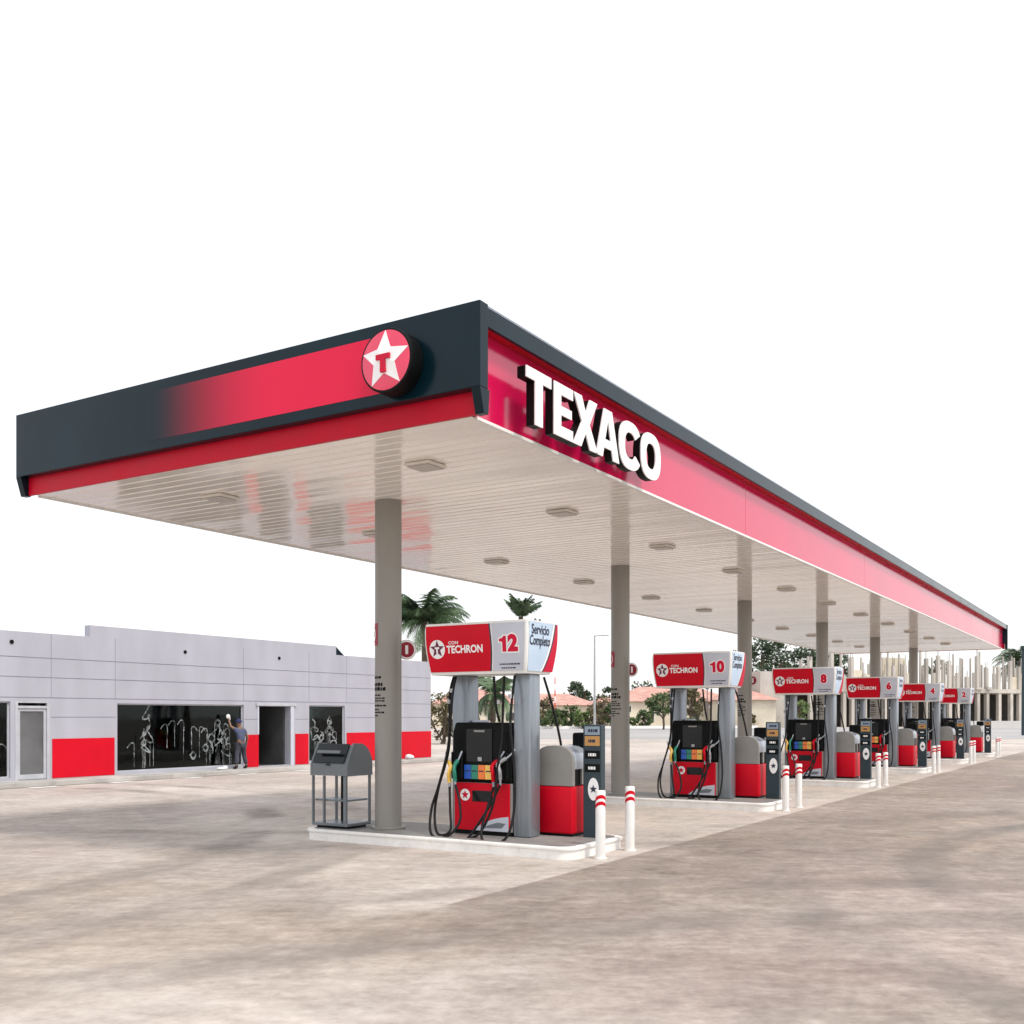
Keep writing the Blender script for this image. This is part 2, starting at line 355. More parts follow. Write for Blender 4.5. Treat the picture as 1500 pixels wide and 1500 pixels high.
def tee2(cx, cy, w, h):
    b = w * 0.36
    return [(cx - w / 2, cy + h / 2), (cx + w / 2, cy + h / 2), (cx + w / 2, cy + h / 2 - h * 0.28), (cx + b / 2, cy + h / 2 - h * 0.28), (cx + b / 2, cy - h / 2), (cx - b / 2, cy - h / 2), (cx - b / 2, cy + h / 2 - h * 0.28), (cx - w / 2, cy + h / 2 - h * 0.28)]
def put2(mb, poly, fn): mb.poly([fn(x, y) for x, y in poly]); return mb

# ------------------------------------------------------------------ world, sun, camera
W = bpy.data.worlds.new("World"); S.world = W; W.use_nodes = True
t = W.node_tree; t.nodes.clear()
SUN_EL, SUN_AZ = 56, -100         # degrees; azimuth of the sun seen from the scene, from +X towards +Y
sky = t.nodes.new('ShaderNodeTexSky'); sky.sky_type = 'NISHITA'; sky.sun_disc = False
sky.sun_elevation = R(SUN_EL); sky.sun_rotation = R(90 - SUN_AZ); sky.air_density = 1.0; sky.dust_density = 3.0
b1 = t.nodes.new('ShaderNodeBackground'); b1.inputs['Strength'].default_value = 0.06
b2 = t.nodes.new('ShaderNodeBackground'); b2.inputs['Color'].default_value = (1.0, 0.985, 0.975, 1); b2.inputs['Strength'].default_value = 0.90   # bright even cloud
ad = t.nodes.new('ShaderNodeAddShader'); wo = t.nodes.new('ShaderNodeOutputWorld')
t.links.new(sky.outputs[0], b1.inputs['Color']); t.links.new(b1.outputs[0], ad.inputs[0]); t.links.new(b2.outputs[0], ad.inputs[1]); t.links.new(ad.outputs[0], wo.inputs['Surface'])
sl = bpy.data.lights.new('sun', 'SUN'); sl.energy = 1.9; sl.angle = R(10); sl.color = (1.0, 0.95, 0.88)
so = bpy.data.objects.new('sun', sl); C.objects.link(so)
sd = Vector((math.cos(R(SUN_EL)) * math.cos(R(SUN_AZ)), math.cos(R(SUN_EL)) * math.sin(R(SUN_AZ)), math.sin(R(SUN_EL))))
so.rotation_euler = sd.to_track_quat('Z', 'Y').to_euler(); so.location = (0, -20, 30)
cam = bpy.data.cameras.new('camera'); co = bpy.data.objects.new('camera', cam); C.objects.link(co)
co.location = (0, 0, 1.65); co.rotation_euler = (R(90), 0, THETA - R(90))
cam.sensor_width = 36; cam.lens = 1532.3 / 1500 * 36; cam.shift_y = (1049.2 - 750) / 1500; cam.clip_end = 5000; cam.clip_start = 0.1
S.camera = co
S.render.resolution_x = S.render.resolution_y = 1024
S.view_settings.view_transform = 'Standard'; S.view_settings.look = 'None'; S.view_settings.exposure = 0.17; S.view_settings.gamma = 1
S.render.engine = 'CYCLES'
S.cycles.max_bounces = 8; S.cycles.transparent_max_bounces = 12

FW = Vector((math.cos(THETA), math.sin(THETA), 0)); RT = Vector((math.sin(THETA), -math.cos(THETA), 0))
def far(depth, right): return FW * depth + RT * right      # a spot in the far background, metres ahead and to the right

# ------------------------------------------------------------------ ground
SP = 7.134            # spacing of the islands
tag(MB().add([(-1500, -1500, 0), (2500, -1500, 0), (2500, 2500, 0), (-1500, 2500, 0)], [(0, 1, 2, 3)]).build('ground', 'ground'), kind='structure')
mb = MB()
a = [far(62, -60), far(62, 120), far(150, 190), far(150, -60)]
tag(MB().add([(p.x, p.y, .004 if i < 9 else 0) for i, p in enumerate([far(75, 0.5), far(75, 90), far(148, 170), far(148, -8)])], [(0, 1, 2, 3)]).build('road', 'road'), kind='structure')
# sidewalk with kerb before the store
tag(MB().box(2, 36, 22.12, 22.95, 0, .13).build('sidewalk', 'sidewalk', bevel=.02), kind='structure')
mb = MB()
for x0, x1 in ((14.55, 15.3), (16.75, 17.4), (19.0, 19.7), (20.95, 21.7), (23.2, 24.3), (12.2, 13.2), (26, 27)):
    mb.add([(x0, 21.8, .008), (x1, 21.8, .008), (x1 + .05, 22.09, .008), (x0 + .05, 22.09, .008)], [(0, 1, 2, 3)])
tag(mb.build('painted_kerb_markings', 'kerbwhite'), kind='structure')

# ------------------------------------------------------------------ canopy
X0, X1, Y0, Y1, ZS, ZT = 8.36, 49.0, 5.58, 12.45, 4.53, 5.54
can = empty('canopy', (X0, Y0 - .13, ZS), 'long flat filling station canopy with charcoal end fascia and red side panels', 'canopy')
org = can.location.copy()
mb = MB(); prof = []
p = 0.20; n = int(round((X1 - X0) / p))
for i in range(n):
    x = X0 + (X1 - X0) * i / n; w = (X1 - X0) / n
    t1, t2 = rnd.uniform(0, .0030), rnd.uniform(0, .0030)
    prof += [(x + .004, ZS + .003), (x + .014, ZS + t1), (x + w - .034, ZS + t2), (x + w - .024, ZS + .004), (x + w - .021, ZS + .022), (x + w - .002, ZS + .022)]
for (xa, za) in prof: mb.v += [(xa, Y0 + .02, za), (xa, Y1 - .02, za)]
mb.f += [(2 * i, 2 * i + 1, 2 * i + 3, 2 * i + 2) for i in range(len(prof) - 1)]
soff = mb.build('soffit', 'soffit', can, org)
# edge trim under the red panels
MB().box(X0 + .05, X1, Y0 - .012, Y0 + .03, ZS - .018, ZS + .012).box(X0 + .05, X1, Y1 - .03, Y1 + .012, ZS - .018, ZS + .012).build('edge_trim', 'white', can, org)
# red side panels in sheets with fine joints between them
def panel(y, sgn):
    mb = MB(); xs = [X0 + .0, 16.18, 24.2, 32.2, 40.2, X1]
    for i in range(len(xs) - 1):
        mb.box(xs[i] + .004, xs[i + 1] - .004, min(y, y + sgn * .05), max(y, y + sgn * .05), ZS + .015, 5.384)
    return mb
panel(Y0, 1).build('red_side_panel', 'red_gloss', can, org, bevel=.002, seg=1)
panel(Y1, -1).build('red_side_panel', 'red_gloss', can, org, bevel=.002, seg=1)
# cornice along both long sides: charcoal face, red underside
for ya, yb, yi in ((5.42, 5.46, Y0 + .06), (Y1 + .12, Y1 + .16, Y1 - .06)):
    MB().box(X0 - .01, X1 + .20, ya, yb, 5.36, ZT).build('cornice', 'charcoal', can, org, bevel=.006)
    lo, hi = (yb, yi) if yi > yb else (yi, ya)
    MB().box(X0 - .01, X1 + .20, lo + .001, hi, 5.385, 5.41).build('cornice_underside', 'red', can, org)
    MB().box(X0 - .01, X1 + .20, min(lo, ya) , max(hi, yb), ZT + .002, ZT + .022).build('cornice_cap', 'alu', can, org)
# end fascias
YA, YB = 5.40, 12.62
for xa, xb in ((8.20, 8.345), (49.205, 49.35)):
    MB().box(xa, xb, YA, YB, 4.752, ZT + .024).build('end_fascia', 'charcoal', can, org, bevel=.008)
for sx, xf in ((1, 8.20), (-1, 49.35)):
    for ya in (YA, YB - .10):
        pr = [(xf, 4.752), (xf + sx * .07, ZS - .015), (xf + sx * .15, ZS - .015), (xf + sx * .17, 4.752)]
        MB().prism(pr, 'y', ya, ya + .10).build('end_cheek', 'charcoal', can, org, bevel=.004)
    MB().box(min(xf + sx * .11, xf + sx * .145), max(xf + sx * .11, xf + sx * .145), YA + .11, YB - .11, ZS - .005, 4.751).build('red_return', 'red_deep', can, org)
MB().add([(8.198, 6.5, 4.868), (8.198, 10.1, 4.868), (8.198, 10.1, 5.44), (8.198, 6.5, 5.44)], [(0, 1, 2, 3)]).build('printed_stripe', 'stripe', can, org)
MB().box(8.35, 49.2, Y0 + .06, Y1 - .06, 5.05, 5.2).build('roof_deck', 'roofdeck', can, org)
# seams of the fascia sheets

# emblem sign on the end fascia
EY, EZ, ER = 6.36, 5.105, 0.290
em = empty('emblem_sign', (8.2, EY, EZ), 'round red and white star emblem drum mounted on the charcoal canopy fascia', 'sign')
org = em.location.copy()
MB().cyl((8.0, EY, EZ), (8.196, EY, EZ), ER + .022, seg=64).build('drum', 'black', em, org, bevel=.008, smooth=40)
fx = lambda d: (lambda u, v: (8.0 - d, EY - u, EZ + v))
# domed red face
mb = MB(); rings = 7; seg = 64
for j in range(rings + 1):
    rr = ER * j / rings; xx = 7.998 - .03 * (1 - (j / rings) ** 2)
    for i in range(seg):
        a = 2 * math.pi * i / seg; mb.v.append((xx, EY - rr * math.cos(a), EZ + rr * math.sin(a)))
mb.f += [(j * seg + i, j * seg + (i + 1) % seg, (j + 1) * seg + (i + 1) % seg, (j + 1) * seg + i) for j in range(1, rings) for i in range(seg)]
mb.f.append(tuple(seg + i for i in range(seg)))
mb.build('disc_face', mat('emblem_red', (0.78, 0.03, 0.10), 0.12, spec=0.8), em, org, smooth=60)
# faceted star: raised ridge lines from the centre
st = star2(0, 0, ER * .997, .46); mb = MB(); mb.v.append((7.955, EY, EZ))
for i, (u, v) in enumerate(st): mb.v.append((7.966 if i % 2 else 7.992, EY - u, EZ + v))
mb.f += [(0, 1 + i, 1 + (i + 1) % 10) for i in range(10)]
MBs = MB(); MBs.v = mb.v + [(x + .02, y, z) for x, y, z in mb.v[1:]]
MBs.f = mb.f + [(1 + i, 1 + (i + 1) % 10, 11 + (i + 1) % 10, 11 + i) for i in range(10)]
MBs.build('star', 'letterwhite', em, org)
T = tee2(0, -.042, .165, .175)
MB().prism([(EY - u, EZ + v) for u, v in T], 'x', 7.942, 7.97).build('letter_t', 'crimson', em, org)

# raised letters on the long red side
ls = empty('letter_sign', (10.5, Y0, 4.56), 'large white block letters with black sides on the red canopy panel', 'sign')
org = ls.location.copy()
def ring_letter(w, h, st, cut, n=40):
    """C / O outline as outer + inner loop of a superellipse, optional opening on the right."""
    def se(a, rx, ry, e=2.5):
        c, s_ = math.cos(a), math.sin(a)
        return (w / 2 + rx * math.copysign(abs(c) ** (2 / e), c), h / 2 + ry * math.copysign(abs(s_) ** (2 / e), s_))
    a0, a1 = (cut, 2 * math.pi - cut) if cut else (0, 2 * math.pi)
    out = [se(a0 + (a1 - a0) * i / n, w / 2, h / 2) for i in range(n + 1)]
    inn = [se(a0 + (a1 - a0) * i / n, w / 2 - st, h / 2 - st * .82) for i in range(n + 1)]
    return out, inn
def letter_polys(ch, w, h):
    s_ = .150; q = .112
    if ch == 'T': return [[(0, h), (0, h - q), (w / 2 - s_ / 2, h - q), (w / 2 - s_ / 2, 0), (w / 2 + s_ / 2, 0), (w / 2 + s_ / 2, h - q), (w, h - q), (w, h)]]
    if ch == 'E': return [[(0, 0), (0, h), (w, h), (w, h - q), (s_, h - q), (s_, h / 2 + q * .42), (w * .93, h / 2 + q * .42), (w * .93, h / 2 - q * .42), (s_, h / 2 - q * .42), (s_, q), (w, q), (w, 0)]]
    if ch == 'X':
        k = .180; m = h / 2
        return [[(0, 0), (w / 2 - k / 2, m), (.01, h), (k + .01, h), (w / 2, m + .11), (w - k - .01, h), (w - .01, h), (w / 2 + k / 2, m), (w, 0), (w - k, 0), (w / 2, m - .11), (k, 0)]]
    if ch == 'A':
        k = .155; zb = h * .20; zc = h * .38
        L = lambda z: (w / 2 - .10) * z / h
        # two legs, cap and bar as one closed outline with the counter bridged at the bar
        return [[(0, 0), (w / 2 - .10, h), (w / 2, h), (w / 2, h * .78), (L(zc) + k * .94, zc), (w / 2, zc), (w / 2, zb), (L(zb) + k * .98, zb), (k, 0)],
                [(w, 0), (w - k, 0), (w - L(zb) - k * .98, zb), (w / 2, zb), (w / 2, zc), (w - L(zc) - k * .94, zc), (w / 2, h * .78), (w / 2, h), (w / 2 + .10, h)]]
    if ch in 'CO':
        out, inn = ring_letter(w, h, .155, R(33) if ch == 'C' else 0)
        return [[out[i], out[i + 1], inn[i + 1], inn[i]] for i in range(len(out) - 1)]
LZ, LH = 4.575, .55
for ch, xa, xb in (('T', 8.88, 9.38), ('E', 9.44, 9.85), ('X', 9.86, 10.43), ('A', 10.40, 10.98), ('C', 10.98, 11.59), ('O', 11.58, 12.17)):
    h = LH + (.015 if ch in 'CO' else 0); polys = letter_polys(ch, xb - xa, h)
    mb = MB(); fc = MB()
    for pl in polys:
        pl3 = [(xa + u, LZ + v - (.007 if ch in 'CO' else 0)) for u, v in pl]
        mb.prism(pl3, 'y', 5.312, 5.405); fc.prism(pl3, 'y', 5.296, 5.311)
    # drop internal walls shared by neighbouring pieces
    def clean(mbx):
        bm = bmesh.new(); vs = [bm.verts.new(v) for v in mbx.v]
        for f in mbx.f: bm.faces.new([vs[i] for i in f])
        bmesh.ops.remove_doubles(bm, verts=bm.verts, dist=1e-5)
        seen = {}
        for f in bm.faces: seen.setdefault(tuple(sorted(v.index for v in f.verts)), []).append(f)
        bm.verts.index_update(); seen = {}
        for f in bm.faces: seen.setdefault(frozenset(v for v in f.verts), []).append(f)
        kill = [f for fs in seen.values() if len(fs) > 1 for f in fs]
        bmesh.ops.delete(bm, geom=kill, context='FACES')
        bm.verts.index_update(); r = MB(); r.v = [tuple(v.co) for v in bm.verts]; r.f = [tuple(v.index for v in f.verts) for f in bm.faces]; bm.free(); return r
    xm = (xa + xb) / 2; wq = (xb - xa) * (.04 if ch == 'T' else .40)
    stn = MB()
    for q in (-1, 1): stn.cyl((xm + q * wq, 5.40, LZ + .09 if ch != 'T' else LZ + .1 + q * .05), (xm + q * wq, 5.579, LZ + .09 if ch != 'T' else LZ + .1 + q * .05), .018, seg=8)
    lt = clean(mb).build('letter', 'black', ls, org)
    clean(fc).build('letter_face', 'letterwhite', lt, (0, 0, 0)).data.transform(Matrix.Translation(-org))

# ceiling lights
k = 0
ORD = ['first', 'second', 'third', 'fourth', 'fifth', 'sixth', 'seventh', 'eighth', 'ninth', 'tenth', 'eleventh']
for row, y in (('nearer the lettering, counted from the emblem', 7.1), ('nearer the store, counted from the emblem', 10.42)):
    for i in range(11):
        x = 9.40 + 3.49 * i + (0.25 if not i else 0)
        lt = empty('ceiling_light', (x, y, ZS), 'square canopy light, %s in the row %s' % (ORD[i], row), 'light', 'square lights under the canopy')
        if k == 0:
            MB().box(-.18, .18, -.18, .18, -.040, -.001).build('housing', 'beige', lt, bevel=.02)
            MB().box(-.15, .15, -.15, .15, -.052, -.0405).build('lens', 'lens', lt, bevel=.008)
            l0 = lt
        else:
            for c in kids(l0):
                d = c.copy(); C.objects.link(d); d.parent = lt
        k += 1

# ------------------------------------------------------------------ columns
NUM = ['12', '10', '8', '6', '4', '2']
CX, CY, CR = 11.07, 8.76, .178
def word_rows(fn):
    """small printed lines, too blurred to read in the photo: short dark dashes"""
    r = random.Random(3); mb = MB()
    for (z, h, n, wmax) in ((2.22, .035, 1, .05), (2.15, .035, 2, .20), (2.05, .045, 2, .24), (1.99, .05, 3, .26), (1.92, .02, 3, .2), (1.88, .02, 4, .26), (1.845, .02, 4, .26), (1.78, .025, 3, .27), (1.73, .02, 2, .2), (1.69, .025, 3, .25), (1.65, .02, 2, .16)):
        u = 0
        while u < wmax:
            w = r.uniform(.018, .055)
            m_ = 3
            vs = []
            for i in range(m_ + 1):
                vs += [fn(u + w * i / m_, z), fn(u + w * i / m_, z + h * r.uniform(.8, 1))]
            mb.add(vs, [(2 * i, 2 * i + 2, 2 * i + 3, 2 * i + 1) for i in range(m_)])
            u += w + .010
    return mb
for i in range(6):
    x = CX + SP * i
    if i == 0:
        c = empty('canopy_column', (x, CY, .15), 'round grey steel column on the island beside the pump numbered 12', 'column', 'columns carrying the canopy')
        MB().cyl((0, 0, 0), (0, 0, ZS - .151), CR, seg=40).build('shaft', 'colgrey', c, smooth=40)
        MB().cyl((0, 0, 0.001), (0, 0, .03), CR + .05, seg=40).build('base_plate', 'colgrey', c, smooth=40, bevel=.005)
        # left edge of the text starts on the visible left flank and wraps round the shaft
        a0 = math.atan2(0.92, -0.40)
        word_rows(lambda u, z: ((CR + .002) * math.cos(a0 + u / CR * 1.0), (CR + .002) * math.sin(a0 + u / CR * 1.0), z - .15)).build('printed_lines', 'black', c)
        # round plate standing out on the far flank and square plate wrapped on the near-left flank
        sq = MB(); n = 10; aa = R(84)
        vs = []
        for q in range(n + 1):
            a = aa + R(84) * q / n; vs += [((CR + .004) * math.cos(a), (CR + .004) * math.sin(a), 2.44), ((CR + .004) * math.cos(a), (CR + .004) * math.sin(a), 2.74)]
        sq.add(vs, [(2 * q, 2 * q + 2, 2 * q + 3, 2 * q + 1) for q in range(n)])
        pl = sq.build('square_plate', 'darkred', c)
        mb = MB()
        def ringwrap(r0, r1, rad, zc, ac):
            vs = []
            for q in range(25):
                t_ = 2 * math.pi * q / 24
                for r_ in (r0, r1): vs.append((rad * math.cos(ac + r_ * math.cos(t_) / CR), rad * math.sin(ac + r_ * math.cos(t_) / CR), zc + r_ * math.sin(t_)))
            return vs, [(2 * q, 2 * q + 2, 2 * q + 3, 2 * q + 1) for q in range(24)]
        mb.add(*ringwrap(.085, .105, CR + .007, 2.59, aa + R(36))); mb.add(*ringwrap(.0, .04, CR + .007, 2.60, aa + R(36)))
        mb.build('plate_ring', 'letterwhite', pl)
        mb = MB(); dr = Vector((math.cos(-.62), math.sin(-.62), 0)); nr = Vector((-dr.y, dr.x, 0)) * -1
        ctr = Vector((0.05, 0, 0)) + dr * (CR + .045)
        P_ = lambda off: (lambda u, v: tuple(ctr + dr * u + nr * off + Vector((0, 0, 2.40 + v))))
        disc = MB()
        for off in (-.006, .006): put2(disc, circle2(0, 0, .135), P_(off))
        disc.f += [(q, (q + 1) % 32, 32 + (q + 1) % 32, 32 + q) for q in range(32)]
        dp = disc.build('round_plate', 'darkred', c)
        mb = MB()
        for off in (-.009, .009):
            o_ = circle2(0, 0, .13); i_ = circle2(0, 0, .105)
            mb.add([P_(off)(*p) for p in o_ + i_], [(q, (q + 1) % 32, 32 + (q + 1) % 32, 32 + q) for q in range(32)])
            put2(mb, [(-.02, -.06), (.02, -.06), (.02, .06), (-.02, .06)], P_(off))
        mb.build('plate_ring', 'letterwhite', dp)
        col0 = c
    else:
        c = dup(col0); c.location = (x, CY, .15)
        c['label'] = 'round grey steel column on the island beside the pump numbered %s' % NUM[i]

# ------------------------------------------------------------------ islands
def rrect(x0, x1, y0, y1, r, n=8):
    pts = []
    for cx, cy, a0 in ((x1 - r, y1 - r, 0), (x0 + r, y1 - r, 90), (x0 + r, y0 + r, 180), (x1 - r, y0 + r, 270)):
        for i in range(n + 1):
            a = R(a0 + 90 * i / n); pts.append((cx + r * math.cos(a), cy + r * math.sin(a)))
    return pts
for i in range(6):
    lab = 'low white kerbed concrete island under the pump numbered %s' % NUM[i]
    if i == 0:
        isl = empty('pump_island', (11.2, 7.6, 0), lab, 'island', 'pump islands under the canopy')
        MB().prism(rrect(-.70, .76, -1.92, 2.16, .20), 'z', .0, .105).build('kerb_wall', 'kerbwhite', isl, smooth=40)
        MB().prism(rrect(-.72, .78, -1.94, 2.18, .21), 'z', .106, .146).build('kerb_lip', 'kerbwhite', isl, bevel=.012, smooth=40)
        MB().prism(rrect(-.65, .71, -1.86, 2.1, .18), 'z', .14, .150).build('island_top', mat('grey_island_paint', (0.25, 0.245, 0.235), .6, var=.1, scale=3, dirt=.3), isl)
        isl0 = isl
    else:
        isl = dup(isl0); isl.location = (11.2 + SP * i, 7.6, 0); isl['label'] = lab

# ------------------------------------------------------------------ fuel pump
def face_x(x): return lambda u, v: (x, -u, v)
PX, PY = 11.30, 7.25
def make_pump():
    p = empty('fuel_pump', (PX, PY, .15), 'red and black fuel pump with overhead banner numbered 12', 'fuel pump', 'fuel pumps on the islands')
    MB().box(-.235, .235, -.445, .445, .05, .66).build('cabinet', 'unitgrey', p, bevel=.012)
    MB().box(-.22, .22, -.43, .43, 0, .049).build('plinth', 'black', p)
    for s in (-1, 1):
        xs = sorted((s * .236, s * .252))
        d = MB().box(xs[0], xs[1], -.415, .415, .055, .655).build('red_door', 'red', p, bevel=.006)
        xo = s * .2535
        fn = (lambda u, v: (xo, -u, v)) if s < 0 else (lambda u, v: (xo, u, v))
        pts = [(-.12, .057)] + [(-.12 + .52 * q / 10, .057 + .19 * (q / 10) ** 0.8 + .03 * math.sin(q / 10 * math.pi)) for q in range(1, 11)] + [(.40, .057)]
        put2(MB(), pts, fn).build('wave_graphic', 'silver', d)
        put2(MB(), [(.02, .09), (.30, .10), (.36, .16), (.24, .17), (.1, .13)], (lambda u, v: (s * .2545, -u if s < 0 else u, v))).build('wave_graphic', 'bluegrey', d)
        MB().box(*sorted((s * .246, s * .258)), -.16 if s < 0 else -.14, .14 if s < 0 else .16, .42, .56).build('card_slot', 'blackgloss', d, bevel=.004)
        put2(MB(), circle2(-.25, .50, .075), (lambda u, v: (s * .2545, -u if s < 0 else u, v))).build('round_emblem', 'letterwhite', d)
        put2(MB(), star2(-.25, .50, .06), (lambda u, v: (s * .2565, -u if s < 0 else u, v))).build('emblem_star', 'crimson', d)
    # display head
    hp = [(-.235, .662), (-.26, .70), (-.26, 1.30), (-.20, 1.42), (.20, 1.42), (.26, 1.30), (.26, .70), (.235, .662)]
    hd = MB().prism(hp, 'y', -.44, .44).build('display_head', 'black', p, bevel=.02)
    MB().box(-.275, -.262, -.17, .22, .92, 1.34).build('display_panel', 'blackgloss', p, bevel=.006)
    MB().box(.262, .275, -.22, .17, .92, 1.34).build('display_panel', 'blackgloss', p, bevel=.006)
    MB().box(-.278, -.276, -.06, .10, 1.30, 1.325).build('display_badge', 'unitgrey', p)
    MB().box(-.08, .08, .10, .26, 1.421, 1.45).build('head_cap', 'silver', p, bevel=.006)
    MB().box(-.2845, -.2765, -.02, .04, .935, .985).build('keypad', 'galv', p, bevel=.003)
    for q, m_ in enumerate(('blue', 'green', 'orange', 'yellow')):
        y1 = .245 - q * .105
        b = MB().box(-.285, -.262, y1 - .10, y1, .705, .885).build('grade_button', m_, p, bevel=.006)
        b['label'] = {'blue': 'blue', 'green': 'green', 'orange': 'orange red', 'yellow': 'yellow'}[m_] + ' fuel grade button'
        MB().box(-.287, -.2855, y1 - .085, y1 - .015, .80, .815).build('button_mark', 'navy', b)
        b2_ = MB().box(.262, .285, -y1, -y1 + .10, .705, .885).build('grade_button', m_, p, bevel=.006)
    # nozzle holsters at both flanks of the head
    for s in (-1, 1):
        MB().box(-.32, -.262, s * .34 - .09, s * .34 + .09, .70, 1.05).build('holster', 'black', p, bevel=.02)
    # posts
    for ya, yb, xa, xb in ((.28, .53, -.15, .12), (-.70, -.455, -.235, .03)):
        MB().box(xa, xb, ya, yb, .0, 2.03).build('banner_post', 'alu', p, bevel=.03, smooth=30)
    # nozzles
    for y, z, m_, tl in ((.40, .80, 'yellow', .10), (.315, .82, 'green', -.05), (-.262, .83, 'red', -.10), (-.36, .86, 'galv', -.16)):
        nb = MB()
        nb.tube([(-.385, y, z - .14), (-.40, y, z - .03), (-.385, y - tl * .2, z + .05), (-.35, y + tl * .4, z + .12)], .026, 8, 3)
        nb.tube([(-.41, y - .02, z - .10), (-.45, y - .02, z - .02), (-.41, y - .01, z + .05)], .008, 6, 3)
        nz = nb.build('nozzle', m_, p, smooth=60)
        nz['label'] = {'yellow': 'yellow', 'green': 'dark green', 'red': 'red', 'galv': 'silver'}[m_] + ' hose nozzle'
        MB().tube([(-.352, y + tl * .4, z + .115), (-.335, y + tl * .8, z + .17), (-.31, y + tl * 1.1, z + .235)], .012, 8, 3).build('spout', 'hood', nz, smooth=60)
        MB().cyl((-.385, y, z - .145), (-.38, y, z - .215), .017, .014, 10).build('hose_collar', 'hood', nz, smooth=60)
    # hoses
    X = -.41
    H = [[(-.28, .375, 2.0), (X, .34, 1.75), (X, .405, 1.11), (X - .03, .53, .62), (X - .08, .605, .33), (X - .2, .54, .06), (X - .25, .40, -.02), (X - .22, .22, .03), (X - .12, .14, .2), (X - .05, .20, .45), (-.385, .31, .63)],
         [(-.25, .43, 2.0), (X + .03, .40, 1.75), (X + .04, .42, 1.1), (X, .55, .60), (X - .04, .585, .28), (X - .15, .48, .05), (X - .18, .36, .01), (X - .14, .27, .08), (X - .06, .33, .30), (-.385, .40, .60)],
         [(-.28, -.507, 2.0), (X, -.525, 1.42), (X - .02, -.59, .91), (X - .08, -.63, .39), (X - .2, -.60, .05), (X - .28, -.43, -.05), (X - .25, -.28, .0), (X - .16, -.213, .14), (X - .06, -.235, .39), (-.385, -.262, .62)],
         [(-.25, -.336, 2.0), (-.30, -.348, 1.60), (-.33, -.35, 1.20), (X, -.345, .90), (X - .04, -.30, .42), (X - .12, -.17, .08), (X - .2, -.03, -.01), (X - .15, -.08, .08), (X - .06, -.25, .38), (-.385, -.36, .65)],
         [(-.2, -.15, 2.0), (-.24, -.21, 1.62), (-.2, -.236, 1.43)],
         [(.28, -.60, 2.0), (.36, -.72, 1.5), (.42, -.80, .95), (.5, -.75, .4), (.6, -.55, .05), (.55, -.38, .06), (.45, -.33, .4), (.30, -.33, .75)],
         [(.28, .45, 2.0), (.38, .50, 1.5), (.42, .56, .95), (.5, .55, .4), (.6, .40, .05), (.55, .30, .06), (.45, .27, .4), (.30, .28, .75)]]
    for h in H: MB().tube(h, .0165, 8, 6).build('hose', 'rubber', p, smooth=60)
    mb = MB()
    for (y, z) in ((.36, 1.80), (.40, 1.66), (-.515, 1.72), (-.345, 1.65)): mb.cyl((X + .01, y, z), (X + .01, y, z + .05), .022, seg=10)
    mb.build('breakaway_coupling', 'galv', p, smooth=50)
    return p
def banner_surface(top, bot, z0, z1):
    """rounded box that narrows a little towards its lower edge; returns builder and the face mapping"""
    mb = MB(); N = 9
    base = rrect(-1, 1, -1, 1, .10, 4)
    for j in range(N):
        f = j / (N - 1); z = z0 + (z1 - z0) * f
        g = bot + (top - bot) * math.sin(min(1, f * 1.25) * math.pi / 2)
        ex = .0
        if j in (0, N - 1): ex = .010
        for (u, v) in rrect(-.375 - g, .375 + g, -.775 - g, .775 + g, .035, 4): mb.v.append((u - math.copysign(ex, u), v - math.copysign(ex, v), z))
    n = len(base)
    n = (len(mb.v)) // N
    for j in range(N - 1): mb.f += [(j * n + i, j * n + (i + 1) % n, (j + 1) * n + (i + 1) % n, (j + 1) * n + i) for i in range(n)]
    mb.f += [tuple(range(n - 1, -1, -1)), tuple((N - 1) * n + i for i in range(n))]
    return mb
BT, BB, BZ0, BZ1 = .0, -.055, 2.025, 2.675
BX, BYC = -.08, -.02         # banner centre relative to the pump
def bg(z): return BB + (BT - BB) * math.sin(min(1, (z - BZ0) / (BZ1 - BZ0) * 1.25) * math.pi / 2)
def bfront(d): return lambda u, z: (BX - .375 - bg(z) - d, BYC - u, z)          # u to the right as seen from the front
def bback(d): return lambda u, z: (BX + .375 + bg(z) + d, BYC + u, z)
def bside(d): return lambda u, z: (BX + u, BYC - .775 - bg(z) - d, z)
def gridpoly(mb, left, right, fn, z0, z1, n=12, m=2):
    """surface strip between two z-dependent edges following the banner's bulge"""
    vs = []
    for j in range(n + 1):
        z = z0 + (z1 - z0) * j / n; a, b = left(z), right(z)
        for i in range(m + 1): vs.append(fn(a + (b - a) * i / m, z))
    return mb.add(vs, [(j * (m + 1) + i, j * (m + 1) + i + 1, (j + 1) * (m + 1) + i + 1, (j + 1) * (m + 1) + i) for j in range(n) for i in range(m)])
def dashes(mb, fn, u0, z, w, h, r):
    u = u0
    while u < u0 + w:
        k_ = r.uniform(.01, .045); mb.add([fn(u, z), fn(u + k_, z), fn(u + k_, z + h), fn(u, z + h)], [(0, 1, 2, 3)]); u += k_ + .008
